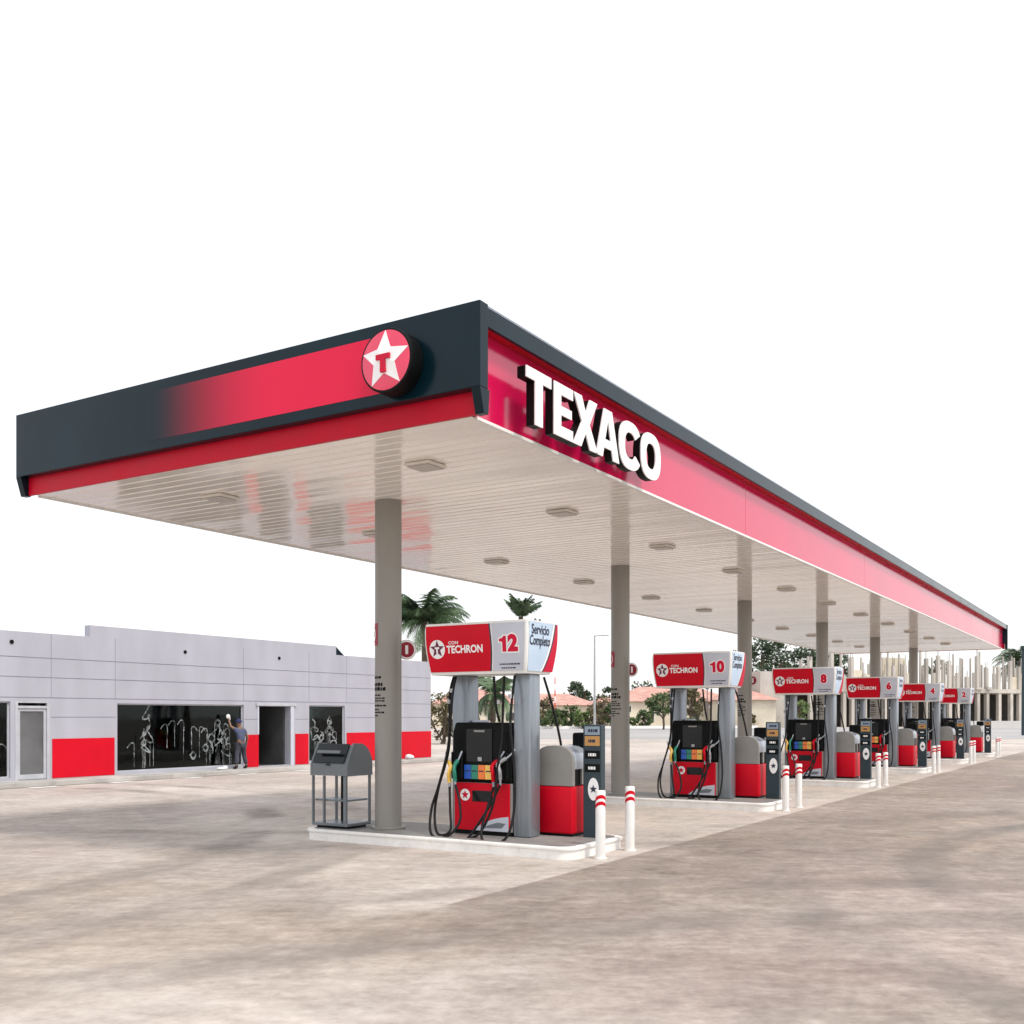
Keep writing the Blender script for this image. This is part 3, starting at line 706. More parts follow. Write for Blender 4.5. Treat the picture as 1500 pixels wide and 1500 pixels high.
def make_banner(p, num):
    bn = banner_surface(BT, BB, BZ0, BZ1)
    bn.v = [(x + BX, y + BYC, z) for x, y, z in bn.v]
    b = bn.build('banner', 'white', p, smooth=35)
    swoop = lambda z: .225 + .035 * math.sin((z - BZ0) / (BZ1 - BZ0) * math.pi)
    hw = lambda z: .775 + bg(z)
    for fn in (bfront, bback):
        gridpoly(MB(), lambda z: -hw(z) + .035, lambda z: swoop(z) - .02, fn(.003), BZ0 + .035, BZ1 - .03).build('red_field', 'red', b)
        gridpoly(MB(), lambda z: swoop(z) - .02, lambda z: swoop(z), fn(.003), BZ0 + .035, BZ1 - .03, m=1).build('dark_line', 'navy', b)
        gridpoly(MB(), lambda z: swoop(z) + .02, lambda z: hw(z) - .04, fn(.003), BZ0 + .035, BZ1 - .03).build('grey_field', 'silver', b)
        zc = BZ0 + .325
        put2(MB(), circle2(-.565, zc, .120), fn(.006)).build('emblem_disc', 'letterwhite', b)
        put2(MB(), star2(-.565, zc + .003, .113, .42), fn(.009)).build('emblem_star', mat('emblem_ink', (0.16, 0.008, 0.06), .4), b)
        put2(MB(), tee2(-.565, zc - .012, .07, .08), fn(.0115)).build('emblem_letter', 'letterwhite', b)
        put(MB(), glyphs('TECHRON', .118, .004), fn(.006), .98, 1.1, -.145, zc - .012).build('lettering', 'letterwhite', b)
        put(MB(), glyphs('CON', .055, .001), fn(.006), 1.2, 1.0, -.315, zc + .075).build('lettering', 'letterwhite', b)
        r = random.Random(4); mb = MB(); dashes(mb, fn(.006), .36, BZ0 + .105, .28, .018, r); dashes(mb, fn(.006), .38, BZ0 + .06, .19, .016, r)
        mb.build('small_print', 'navy', b)
    gridpoly(MB(), lambda z: -.375 - bg(z) + .035, lambda z: .375 + bg(z) - .035, bside(.003), BZ0 + .03, BZ1 - .02).build('side_field', 'paleblue', b)
    sw = lambda z: .03 + .30 * ((z - BZ0) / (BZ1 - BZ0)) ** .62
    gridpoly(MB(), lambda z: sw(z) - .03, lambda z: sw(z), bside(.006), BZ0 + .03, BZ1 - .02, m=1).build('dark_line', 'navy', b)
    gridpoly(MB(), lambda z: sw(z), lambda z: .375 + bg(z) - .012, bside(.006), BZ0 + .03, BZ1 - .02).build('red_swoosh', 'crimson', b)
    gridpoly(MB(), lambda z: sw(z) - .075, lambda z: sw(z) - .03, bside(.006), BZ0 + .03, BZ1 - .02, m=1).build('white_line', 'letterwhite', b)
    mb = MB(); put(mb, glyphs('Servicio', .17, .003), bside(.008), .8, 1, -.07, BZ0 + .535); put(mb, glyphs('Completo', .17, .003), bside(.008), .72, 1, -.075, BZ0 + .40)
    mb.build('side_lettering', 'navy', b)
    # small lamps on the top edge
    mb = MB()
    for u in (-.06, .05): mb.cyl((BX + u, BYC - .70, BZ1), (BX + u, BYC - .70, BZ1 + .035), .022, .012, 10)
    mb.build('top_bolts', 'bluegrey', b)
    b['label'] = 'banner box with red field and grey number field'
    return b
def add_number(banner, num):
    zc = BZ0 + .36
    for fn in (bfront, bback):
        for bold, d, nm, m_ in ((.030, .006, 'number_outline', 'letterwhite'), (.015, .009, 'number', 'crimson')):
            mb = MB(); e = bold - .015
            if len(num) == 2:      # a one with a flag, then the second digit
                one = [(-.055, -.095), (-.055, .03), (-.10, .03), (-.10, .065), (-.055, .075), (-.035, .10), (.0, .10), (.0, -.095)]
                if e:
                    one = [(-.055 - e, -.095 - e), (-.055 - e, .03 - e), (-.10 - e, .03 - e), (-.10 - e, .065 + e), (-.058 - e, .075 + e), (-.038 - e, .10 + e), (e, .10 + e), (e, -.095 - e)]
                put2(mb, [(.47 + u, zc + v) for u, v in one], fn(d))
            put(mb, glyphs(num[-1], .235, bold), fn(d), 1.12, 1.12, .565 if len(num) == 2 else .49, zc)
            mb.build(nm, m_, banner)
p0 = make_pump(); ban0 = make_banner(p0, '12')
pumps = [p0]
for i in range(1, 6):
    p = dup(p0); p.location = (PX + SP * i, PY, .15); pumps.append(p)
    p['label'] = 'red and black fuel pump with overhead banner numbered %s' % NUM[i]
for i, p in enumerate(pumps):
    bn = [k for k in kids(p) if k.name.startswith('banner') and not k.name.startswith('banner_post')][0]
    add_number(bn, NUM[i])

# ------------------------------------------------------------------ service units beside the pumps
def arch(hw_, z0, zs, zt, n=10):
    return [(-hw_, z0), (hw_, z0)] + [(hw_ * math.copysign(abs(math.cos(math.pi * i / n)) ** .8, math.cos(math.pi * i / n)), zs + (zt - zs) * math.sin(math.pi * i / n) ** .8) for i in range(n + 1)]
for i in range(6):
    lab = 'grey arched service unit with red base, right of the pump numbered %s' % NUM[i]
    if i == 0:
        u = empty('service_unit', (11.745, 6.43, .15), lab, 'service unit', 'service units beside the pumps')
        MB().box(-.27, .27, -.25, .25, 0, .03).build('plinth', 'black', u)
        MB().box(-.30, .30, -.275, .275, .031, .625).build('red_base', 'red', u, bevel=.03, seg=3, smooth=35)
        MB().prism(arch(.270, .627, .93, 1.135), 'x', -.295, -.235).build('front_panel', 'unitgrey', u, bevel=.006)
        MB().prism(arch(.270, .627, .93, 1.135), 'x', .235, .295).build('rear_panel', 'unitgrey', u, bevel=.006)
        MB().prism(arch(.235, .627, .90, 1.09), 'x', -.234, .234).build('inner_bin', 'black', u)
        hood = [(.266 * math.copysign(abs(math.cos(math.pi * q / 14)) ** .8, math.cos(math.pi * q / 14)), .93 + .20 * math.sin(math.pi * q / 14) ** .8) for q in range(15)]
        hood = [(.266, .84)] + hood + [(-.266, .84)]
        inn = [(y_ * .96, z_ - .008) for y_, z_ in hood]
        MB().prism(hood + inn[::-1], 'x', -.234, .234).build('hood', 'hood', u, smooth=35)
        MB().box(-.04, .04, -.262, -.237, .64, .835).build('divider', 'unitgrey', u)
        MB().box(.12, .32, -.30, -.03, 1.10, 1.29).build('terminal', 'black', u, bevel=.03)
        u0 = u
    else:
        u = dup(u0); u.location = (11.745 + SP * i, 6.43, .15); u['label'] = lab

# price totems
def make_totem():
    tt = empty('price_totem', (11.58, 5.93, .15), 'slim slate blue price totem beside the service unit of pump 12', 'price totem', 'price totems at the island ends')
    MB().box(-.06, .06, -.125, .125, 0, 1.395).build('post', 'teal', tt, bevel=.010)
    r = random.Random(9)
    for s in (-1, 1):
        F = lambda d: (lambda u, v: (s * (.06 + d), -u if s < 0 else u, v))
        for z0, z1, m_, tm in ((1.27, 1.375, 'greylabel', 'navy'), (1.135, 1.255, 'tan', 'navy'), (.975, 1.075, 'black', 'letterwhite'), (.81, .91, 'black', 'letterwhite')):
            l = put2(MB(), [(-.10, z0), (.108, z0), (.108, z1), (-.10, z1)], F(.003)).build('label_band', m_, tt)
            mb = MB(); dashes(mb, F(.006), -.05, (z0 + z1) / 2 - .018, .10, .036, r); mb.build('band_print', tm, l)
        e = put2(MB(), circle2(.02, .60, .075, ry=.14), F(.003)).build('oval_emblem', 'letterwhite', tt)
        put2(MB(), star2(.02, .60, .055, .42), F(.006)).build('emblem_star', 'navy', e)
    return tt
t0 = make_totem()
for i in range(1, 6):
    t_ = dup(t0); t_.location = (11.58 + SP * i, 5.93, .15); t_['label'] = 'slim slate blue price totem beside the service unit of pump %s' % NUM[i]

# bollards
for i in range(6):
    for j, (bx, by, w) in enumerate(((10.88, 5.49, 'left'), (11.70, 5.50, 'right'))):
        lab = 'white bollard with red stripes, %s one of the pair before pump %s' % (w, NUM[i])
        if i == 0 and j == 0:
            b = empty('bollard', (bx, by, 0), lab, 'bollard', 'striped bollards at the island ends')
            MB().cyl((0, 0, 0), (0, 0, .79), .058, seg=24).build('post', 'white', b, bevel=.012, smooth=40)
            mb = MB()
            for st_ in range(2):
                vs = []; z0 = .575 + st_ * .075; n = 24
                for q in range(n + 1):
                    a = 2 * math.pi * q / n; zz = z0 + .05 * math.sin(a - 2.2)
                    for dz in (0, .042):
                        vs.append((.0595 * math.cos(a), .0595 * math.sin(a), zz + dz))
                mb.add(vs, [(2 * q, 2 * q + 2, 2 * q + 3, 2 * q + 1) for q in range(n)])
            mb.build('red_stripes', 'red', b, smooth=60)
            MB().cyl((0, 0, .0), (0, 0, .012), .075, seg=20).build('base_collar', 'kerbwhite', b)
            bol0 = b
        else:
            b = dup(bol0); b.location = (bx + SP * i, by, 0); b['label'] = lab

# ------------------------------------------------------------------ waste stand at the island end
w = empty('waste_stand', (10.90, 9.43, .15), 'grey waste stand with dark sloping flap on open legs at the island end', 'waste stand')
MB().box(-.25, .25, -.31, .31, .03, .07).build('base_tray', 'bluegrey', w, bevel=.008)
MB().box(-.20, .20, -.26, .26, 0, .029).build('plinth', 'black', w)
for x, y in ((-.235, .295), (-.235, .10), (-.235, -.27), (.235, .295), (.235, -.295)):
    wd = .045 if y == -.27 else .022
    MB().box(x - .018, x + .018, y - wd / 2, y + wd / 2, .071, .70).build('leg', 'bluegrey', w)
MB().box(-.215, .215, -.28, .28, .36, .385).build('shelf', 'bluegrey', w, bevel=.004)
mb = MB(); mb.box(.02, .05, -.02, .03, .386, .70); mb.box(.02, .05, -.02, .03, .071, .359); mb.build('centre_post', 'black', w)
sidep = [(-.265, .702), (-.265, .86), (-.12, 1.14)] + [(-.02 + .285 * math.sin(a) , .84 + .30 * math.cos(a)) for a in [math.pi / 2 * q / 8 for q in range(1, 9)]] + [(.265, .702)]
for y in (.295, -.325): MB().prism(sidep, 'y', y, y + .03).build('side_plate', 'bluegrey', w, bevel=.005)
core = [(-.26, .705), (-.26, .85), (-.13, 1.11)] + [(-.02 + .27 * math.sin(a), .83 + .285 * math.cos(a)) for a in [math.pi / 2 * q / 8 for q in range(1, 9)]] + [(.25, .705)]
MB().prism(core, 'y', -.294, .294).build('bin_body', 'bluegrey', w)
fl = [(-.262, .875), (-.127, 1.118), (-.14, 1.13), (-.277, .883)]
MB().prism(fl, 'y', -.265, .27).build('flap', 'blackgloss', w)
fl2 = [(-.281, .955), (-.262, .99), (-.268, .994), (-.287, .959)]
MB().prism([(x - .03 + .045, z + .05) for x, z in fl2], 'y', -.2, .2).build('flap_bar', 'bluegrey', w)
MB().box(-.285, -.266, -.03, .03, .845, .86).build('latch', 'black', w)

# ------------------------------------------------------------------ store
FY = 22.9
st = empty('store_building', (18, FY, .13), 'long low light grey store with red lower panels and soapy dark windows', 'building')
org = st.location.copy()
def wall_boxes(ops, x0, x1, z0, z1, y0, y1):
    """wall from x0..x1 with rectangular openings (xa, xb, za, zb), pieces butted end to end"""
    mb = MB(); x = x0
    for xa, xb, za, zb in ops:
        if xa > x: mb.box(x, xa, y0, y1, z0, z1)
        if za > z0: mb.box(xa, xb, y0, y1, z0, za)
        mb.box(xa, xb, y0, y1, zb, z1); x = xb
    mb.box(x, x1, y0, y1, z0, z1)
    return mb
OPS = [(8.4, 14.74, .20, 2.0), (14.86, 15.76, .13, 2.0), (17.71, 22.12, .20, 1.985), (22.72, 24.06, .15, 1.95), (24.92, 26.63, .20, 2.0)]
mb = wall_boxes(OPS, 4, 31.46, 0, 3.66, FY, FY + .22)
mb.box(16.9, 26.2, FY, FY + .22, 3.66, 3.95)                 # raised parapet
mb.box(31.24, 31.46, FY + .22, 33, 0, 3.66); mb.box(4, 4.22, FY + .22, 33, 0, 3.66); mb.box(4.22, 31.24, 32.78, 33, 0, 3.66)
mb.build('wall', 'facade', st, org)
MB().box(4.22, 31.24, FY + .22, 32.78, 3.2, 3.4).build('roof', 'roofdeck', st, org)
MB().prism([(26.2, 3.66), (26.62, 3.66), (26.2, 3.95)], 'y', FY + .02, FY + .22).build('parapet_brace', 'charcoal', st, org)
# cladding joints
mb = MB()
for z in (3.05, 2.58, 2.09):
    mb.box(4, 31.46, FY - .003, FY - .0005, z, z + .018)
for x0, x1, z in ((15.8, 17.66, 1.62), (22.14, 22.70, 1.55), (24.3, 24.9, 1.55), (26.7, 31.46, 1.60)): mb.box(x0, x1, FY - .003, FY - .0005, z, z + .016)
for x in (15.80, 17.64, 22.1, 24.9, 26.7, 29.1): mb.box(x, x + .012, FY - .002, FY - .0004, 2.11, 3.66)
mb.build('cladding_joints', 'joint', st, org)
for x0, x1 in ((15.83, 17.62), (22.20, 22.71), (24.28, 24.88), (26.72, 31.458)):
    MB().box(x0, x1, FY - .016, FY - .001, .14, 1.10).build('red_panel', 'red', st, org, bevel=.004)
MB().box(31.461, 31.475, FY - .01, FY + 4, .14, 1.10).build('red_panel', 'red', st, org)
for x, z in ((14.77, 3.40), (19.93, 3.43), (23.58, 3.43), (29.5, 3.4)):
    MB().cyl((x, FY - .02, z), (x, FY + .0, z), .05, seg=16).build('roof_drain', 'black', st, org)
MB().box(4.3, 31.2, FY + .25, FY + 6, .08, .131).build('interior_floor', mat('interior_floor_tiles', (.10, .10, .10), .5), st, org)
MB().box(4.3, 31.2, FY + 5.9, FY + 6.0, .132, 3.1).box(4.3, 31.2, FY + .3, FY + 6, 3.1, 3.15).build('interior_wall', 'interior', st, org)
rs = random.Random(11)
def streaks(x0, x1, z0, z1, y, spec):
    mb = MB()
    def ribbon(pts, wd):
        vs = []
        for i, (x, z) in enumerate(pts):
            a = pts[max(i - 1, 0)]; b = pts[min(i + 1, len(pts) - 1)]
            dx, dz = b[0] - a[0], b[1] - a[1]; l = math.hypot(dx, dz) or 1
            w_ = wd * (0.5 + rs.random() * .8)
            vs += [(x - dz / l * w_, y, z + dx / l * w_), (x + dz / l * w_, y, z - dx / l * w_)]
        mb.add(vs, [(2 * i, 2 * i + 1, 2 * i + 3, 2 * i + 2) for i in range(len(pts) - 1)])
    def cr(pts, n=6):
        Q = []
        for i in range(len(pts) - 1):
            a, b, c, d = pts[max(i - 1, 0)], pts[i], pts[i + 1], pts[min(i + 2, len(pts) - 1)]
            for k_ in range(n):
                t_ = k_ / n
                Q.append(tuple(.5 * (2 * b[j] + (c[j] - a[j]) * t_ + (2 * a[j] - 5 * b[j] + 4 * c[j] - d[j]) * t_ * t_ + (3 * b[j] - a[j] - 3 * c[j] + d[j]) * t_ ** 3) for j in (0, 1)))
        Q.append(pts[-1]); return Q
    for kind, cx, cz, hgt in spec:
        if kind == 'loop':      # tall scribbled loops with runs below
            pts = []; p1, p2 = rs.uniform(0, 6), rs.uniform(0, 6); n_ = 26
            for q in range(n_ + 1):
                f_ = q / n_; pts.append((cx + .17 * math.sin(f_ * 13 + p1) * (.6 + .5 * math.sin(f_ * 5 + p2)) + .05 * math.sin(f_ * 31), cz + hgt / 2 - hgt * f_ + .13 * math.sin(f_ * 17 + p2)))
            ribbon(cr(pts, 4), .021)
            for q in range(4):
                x = cx + rs.uniform(-.2, .2); ribbon([(x + rs.uniform(-.008, .008), cz - hgt / 2 - (cz - hgt / 2 - z0 - .04) * k_ / 8 * rs.uniform(.9, 1)) for k_ in range(9)], .007)
        if kind == 'hook':      # short arc then a long run
            s_ = rs.choice((-1, 1))
            ribbon(cr([(cx - s_ * .22, cz - .08), (cx - s_ * .1, cz + .04), (cx, cz), (cx + rs.uniform(-.02, .02), cz - .25)]), .016)
            zb = max(z0 + .04, cz - hgt); ribbon([(cx + rs.uniform(-.006, .006), cz - .2 - (cz - .2 - zb) * k_ / 8) for k_ in range(9)], .011)
        if kind == 'blob':
            ribbon(cr([(cx - .12, cz), (cx - .02, cz + .1), (cx + .08, cz + .02), (cx, cz - .09), (cx - .1, cz - .02)]), .03)
    return mb
def window(x0, x1, z0, z1, label, spec):
    f = MB(); k_ = .035
    f.box(x0, x1, FY + .06, FY + .12, z1 - k_, z1); f.box(x0, x1, FY + .06, FY + .12, z0, z0 + k_)
    f.box(x0, x0 + k_, FY + .06, FY + .12, z0 + k_, z1 - k_); f.box(x1 - k_, x1, FY + .06, FY + .12, z0 + k_, z1 - k_)
    o = f.build('window', 'frame', st, org); o['label'] = label
    g = MB().box(x0 + k_, x1 - k_, FY + .085, FY + .095, z0 + k_, z1 - k_).build('pane', 'glass', o, (0, 0, 0)); g.data.transform(Matrix.Translation(-org))
    s_ = streaks(x0, x1, z0, z1, FY + .083, spec).build('soap_streaks', 'soap', o, (0, 0, 0)); s_.data.transform(Matrix.Translation(-org))
    s_['kind'] = 'stuff'
window(8.4, 14.74, .20, 2.0, 'shop window left of the framed door', [('hook', 14.3, 1.25, .8), ('hook', 14.5, .95, .6), ('hook', 13.6, 1.2, .8), ('loop', 12.8, 1.2, .8)])
sp2 = [('loop', 18.75, 1.42, .85)] + [('hook', 19.35 + .29 * q + rs.uniform(-.05, .05), 1.35 + rs.uniform(-.12, .16), rs.uniform(.5, 1.15)) for q in range(11)] + [('loop', 18.62, 1.0, .5), ('hook', 18.3, .9, .6), ('loop', 21.55, .8, .5), ('blob', 20.3, .55, .2), ('blob', 20.75, .75, .3), ('loop', 20.95, .95, .5), ('blob', 21.2, 1.45, .2), ('loop', 21.3, 1.05, .45)]
window(17.71, 22.12, .20, 1.985, 'wide shop window smeared with soap', sp2)
window(24.92, 26.63, .20, 2.0, 'narrow shop window right of the open doorway', [('loop', 25.25, 1.2, .7), ('loop', 25.95, 1.4, .5), ('loop', 26.1, 1.0, .6), ('blob', 25.6, .95, .2), ('hook', 26.3, 1.1, .6), ('loop', 25.5, .8, .5)])
# framed glass door
f = MB()
f.box(14.86, 14.93, FY - .01, FY + .12, .13, 2.0); f.box(15.69, 15.76, FY - .01, FY + .12, .13, 2.0); f.box(14.93, 15.69, FY - .01, FY + .12, 1.84, 1.90); f.box(14.93, 15.69, FY - .01, FY + .12, 1.97, 2.0)
d = f.build('door_frame', 'frame', st, org)
f = MB(); f.box(14.935, 15.0, FY + .02, FY + .07, .14, 1.835); f.box(15.62, 15.685, FY + .02, FY + .07, .14, 1.835); f.box(15.0, 15.62, FY + .02, FY + .07, 1.77, 1.835); f.box(15.0, 15.62, FY + .02, FY + .07, .14, .26)
for nm, bx, m_ in (('door_leaf', f, 'frame'), ('door_pane', MB().box(15.0, 15.62, FY + .04, FY + .05, .26, 1.77), 'doorglass'), ('transom_pane', MB().box(14.93, 15.69, FY + .05, FY + .06, 1.90, 1.97), 'glass'), ('handle', MB().cyl((15.59, FY - .02, .9), (15.59, FY - .02, 1.25), .014), 'galv')):
    o = bx.build(nm, m_, d, (0, 0, 0)); o.data.transform(Matrix.Translation(-org))
# open doorway
f = MB(); f.box(24.062, 24.20, FY - .03, FY + .05, .13, 1.97); f.box(22.66, 22.719, FY - .02, FY + .05, 1.11, 1.97)
f.build('door_jamb', 'silver', st, org)
MB().box(22.6, 24.3, FY - .05, FY - .002, 1.965, 2.05).build('door_head', 'frame', st, org, bevel=.006)
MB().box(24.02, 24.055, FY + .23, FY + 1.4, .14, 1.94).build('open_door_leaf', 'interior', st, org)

# ------------------------------------------------------------------ person washing the window
def skin_mesh(J, E, lv=2):
    me = bpy.data.meshes.new('skin'); names = list(J)
    me.from_pydata([J[n][0] for n in names], [(names.index(a), names.index(b)) for a, b in E], [])
    ob = bpy.data.objects.new('skin', me); C.objects.link(ob)
    md = ob.modifiers.new('s', 'SKIN'); sv = me.skin_vertices[0].data
    for i, n in enumerate(names):
        r = J[n][1]; sv[i].radius = r if isinstance(r, tuple) else (r, r); sv[i].use_root = (i == 0)
    sb = ob.modifiers.new('d', 'SUBSURF'); sb.levels = sb.render_levels = lv
    bpy.context.view_layer.update()
    m2 = bpy.data.meshes.new_from_object(ob.evaluated_get(bpy.context.evaluated_depsgraph_get()))
    bpy.data.objects.remove(ob); m2.shade_smooth(); return m2
def mobj(name, me, m, parent):
    me.materials.clear(); me.materials.append(M[m]); o = bpy.data.objects.new(name, me); C.objects.link(o); o.parent = parent; return o
# local frame: x to the right along the wall, y towards the wall
pr = empty('person', (21.62, 22.50, .13), 'person in dark blue cap and grey shirt washing the shop window, arm raised', 'person')
J = {'pelvis': ((0, 0, .80), (.12, .10)), 'waist': ((0, .0, .95), (.115, .09)), 'chest': ((-.01, .02, 1.15), (.145, .10)), 'neck': ((-.02, .04, 1.29), .05), 'head0': ((-.03, .06, 1.38), (.07, .085)), 'head1': ((-.035, .06, 1.49), (.065, .08)),
     'shL': ((-.15, .03, 1.22), .058), 'elL': ((-.27, .16, 1.33), .042), 'wrL': ((-.24, .27, 1.53), .03), 'haL': ((-.235, .29, 1.60), .034),
     'shR': ((.15, .02, 1.21), .058), 'elR': ((.25, -.03, 1.0), .042), 'wrR': ((.29, .06, .80), .03), 'haR': ((.295, .08, .73), .034),
     'hpL': ((-.10, 0, .74), .088), 'knL': ((-.15, .02, .44), .060), 'anL': ((-.19, -.02, .10), .042), 'toL': ((-.20, .10, .035), .036),
     'hpR': ((.10, 0, .74), .088), 'knR': ((.17, .04, .44), .060), 'anR': ((.24, 0, .10), .042), 'toR': ((.26, .12, .035), .036)}
E_ = [('pelvis', 'waist'), ('waist', 'chest'), ('chest', 'neck'), ('neck', 'head0'), ('head0', 'head1'), ('chest', 'shL'), ('shL', 'elL'), ('elL', 'wrL'), ('wrL', 'haL'), ('chest', 'shR'), ('shR', 'elR'), ('elR', 'wrR'), ('wrR', 'haR'),
      ('pelvis', 'hpL'), ('hpL', 'knL'), ('knL', 'anL'), ('anL', 'toL'), ('pelvis', 'hpR'), ('hpR', 'knR'), ('knR', 'anR'), ('anR', 'toR')]
mobj('body', skin_mesh(J, E_), 'skin', pr)
def grow(keys, d): return {k_: (J[k_][0], tuple(r + d for r in (J[k_][1] if isinstance(J[k_][1], tuple) else (J[k_][1],) * 2))) for k_ in keys}
ks = ['pelvis', 'waist', 'chest', 'shL', 'shR']; Js = grow(ks, .018)
Js['slL'] = ((-.225, .11, 1.285), (.062, .062)); Js['slR'] = ((.215, -.01, 1.09), (.062, .062))
mobj('shirt', skin_mesh(Js, [('pelvis', 'waist'), ('waist', 'chest'), ('chest', 'shL'), ('shL', 'slL'), ('chest', 'shR'), ('shR', 'slR')]), 'shirt', pr)
Jt = grow(['pelvis', 'hpL', 'knL', 'hpR', 'knR'], .014); Jt['anL'] = ((-.188, -.018, .13), (.062, .062)); Jt['anR'] = ((.237, .002, .13), (.062, .062))
mobj('trousers', skin_mesh(Jt, [('pelvis', 'hpL'), ('hpL', 'knL'), ('knL', 'anL'), ('pelvis', 'hpR'), ('hpR', 'knR'), ('knR', 'anR')]), 'trousers', pr)
for sx, an, to in ((-1, 'anL', 'toL'), (1, 'anR', 'toR')):
    a, b = Vector(J[an][0]), Vector(J[to][0])
    mobj('boot', skin_mesh({'a': (a + Vector((0, 0, .03)), (.055, .055)), 'b': (a - Vector((0, .0, .05)), (.052, .05)), 'c': (b + Vector((0, .03, .0)), (.045, .035))}, [('a', 'b'), ('b', 'c')]), 'boots', pr)
mb = MB(); mb.sphere((-.035, .06, 1.475), .098, .11, .10, 14, 6, 0, .55); mb.box(-.10, .03, .14, .24, 1.468, 1.478)
mb.build('cap', 'cap', pr, smooth=50)
for sx in (-1, 1): MB().sphere((-.033 + sx * .082, .055, 1.42), .014, .024, .032, 8, 6).build('ear', 'skin', pr, smooth=80)
# fingers round the cloth
for hx, hy, hz, up in ((-.235, .29, 1.60, 1), (.295, .08, .73, -1)):
    for q in range(5):
        l = (.05, .066, .072, .066, .052)[q]; ox = (q - 2) * .016
        MB().tube([(hx + ox, hy, hz + up * .02), (hx + ox * 1.2, hy + .012, hz + up * (.02 + l * .6)), (hx + ox * 1.2, hy + .03, hz + up * (.02 + l))], .0085, 6, 2).build('finger', 'skin', pr, smooth=80)
pr.scale = (.92, .92, .92)
cl = empty('cleaning_cloth', (21.40, 22.78, 1.62), 'white cleaning cloth pressed on the window glass by the raised hand', 'cloth')
mb = MB(); mb.sphere((0, 0, 0.02), .075, .03, .07, 12, 8); mb.sphere((.04, .0, -.04), .045, .025, .06, 10, 6)
mb.build('cloth', 'cloth', cl, smooth=80)
rg = MB(); rg.sphere((0, 0, .04), .20, .09, .045, 12, 6); rg.sphere((.14, .02, .06), .09, .06, .05, 10, 6)
tag(rg.build('rag', 'cloth', None, (0, 0, 0), smooth=80), 'crumpled white rag on the sidewalk at the foot of the wide window', 'rag').location = (20.95, 22.55, .13)
bg_ = MB(); bg_.sphere((0, 0, .09), .16, .12, .09, 10, 6); bg_.sphere((.2, .05, .07), .13, .1, .07, 10, 6)
tag(bg_.build('rubbish_bag', 'cloth', None, (0, 0, 0), smooth=80), 'small white rubbish bag lying at the right end of the store', 'bag').location = (29.6, 22.5, .13)

# ------------------------------------------------------------------ trees and palms
def leaf_quads(mb, c, rad, n, size, r, flat=.8):
    for _ in range(n):
        d = Vector((r.gauss(0, 1), r.gauss(0, 1), r.gauss(0, 1))); d.normalize(); d *= rad * r.random() ** .45; d.z *= flat
        p = Vector(c) + d
        u = Vector((r.gauss(0, 1), r.gauss(0, 1), r.gauss(0, .6))).normalized(); v = u.orthogonal().normalized()
        v = (v * math.cos(r.random() * 6.28) + u.cross(v) * math.sin(r.random() * 6.28))
        s = size * r.uniform(.6, 1.3)
        mb.add([p - u * s, p - v * s * .45, p + u * s, p + v * s * .45], [(0, 1, 2, 3)])
def tree(name, loc, h, cw, label, cat, m='leaf_mid', trunk=.35, group=None, leaf=.28, n=46, clumps=26, seed=0, low=False):
    r = random.Random(seed + int(loc[0] * 10)); e = empty(name, loc, label, cat, group)
    zt = h * (trunk if not low else .05)
    mb = MB(); pts = []
    tr = MB(); tr.tube([(0, 0, 0), (r.uniform(-.1, .1), r.uniform(-.1, .1), zt * .5), (r.uniform(-.2, .2), 0, zt), (r.uniform(-.3, .3), r.uniform(-.3, .3), h * .75)], .05 + h * .018, 8, 3)
    for k_ in range(5):
        a = r.random() * 6.28; tr.tube([(0, 0, zt * .9), (math.cos(a) * cw * .2, math.sin(a) * cw * .2, zt + (h - zt) * .3), (math.cos(a) * cw * .36, math.sin(a) * cw * .36, zt + (h - zt) * r.uniform(.4, .7))], .02 + h * .007, 6, 3)
    for _ in range(clumps):
        a = r.random() * 6.28; rr = cw / 2 * r.random() ** .5; f = r.random()
        z = zt + (h - zt) * (.12 + .76 * f); rr *= (1 - .55 * abs(f - .38) ** 1.2 * 1.6)
        leaf_quads(mb, (math.cos(a) * rr, math.sin(a) * rr, z), min(cw, h) * r.uniform(.10, .20), n, leaf, r)
    tr.build('trunk', 'trunk', e, smooth=60); mb.build('crown', m, e, recalc=False)
    return e
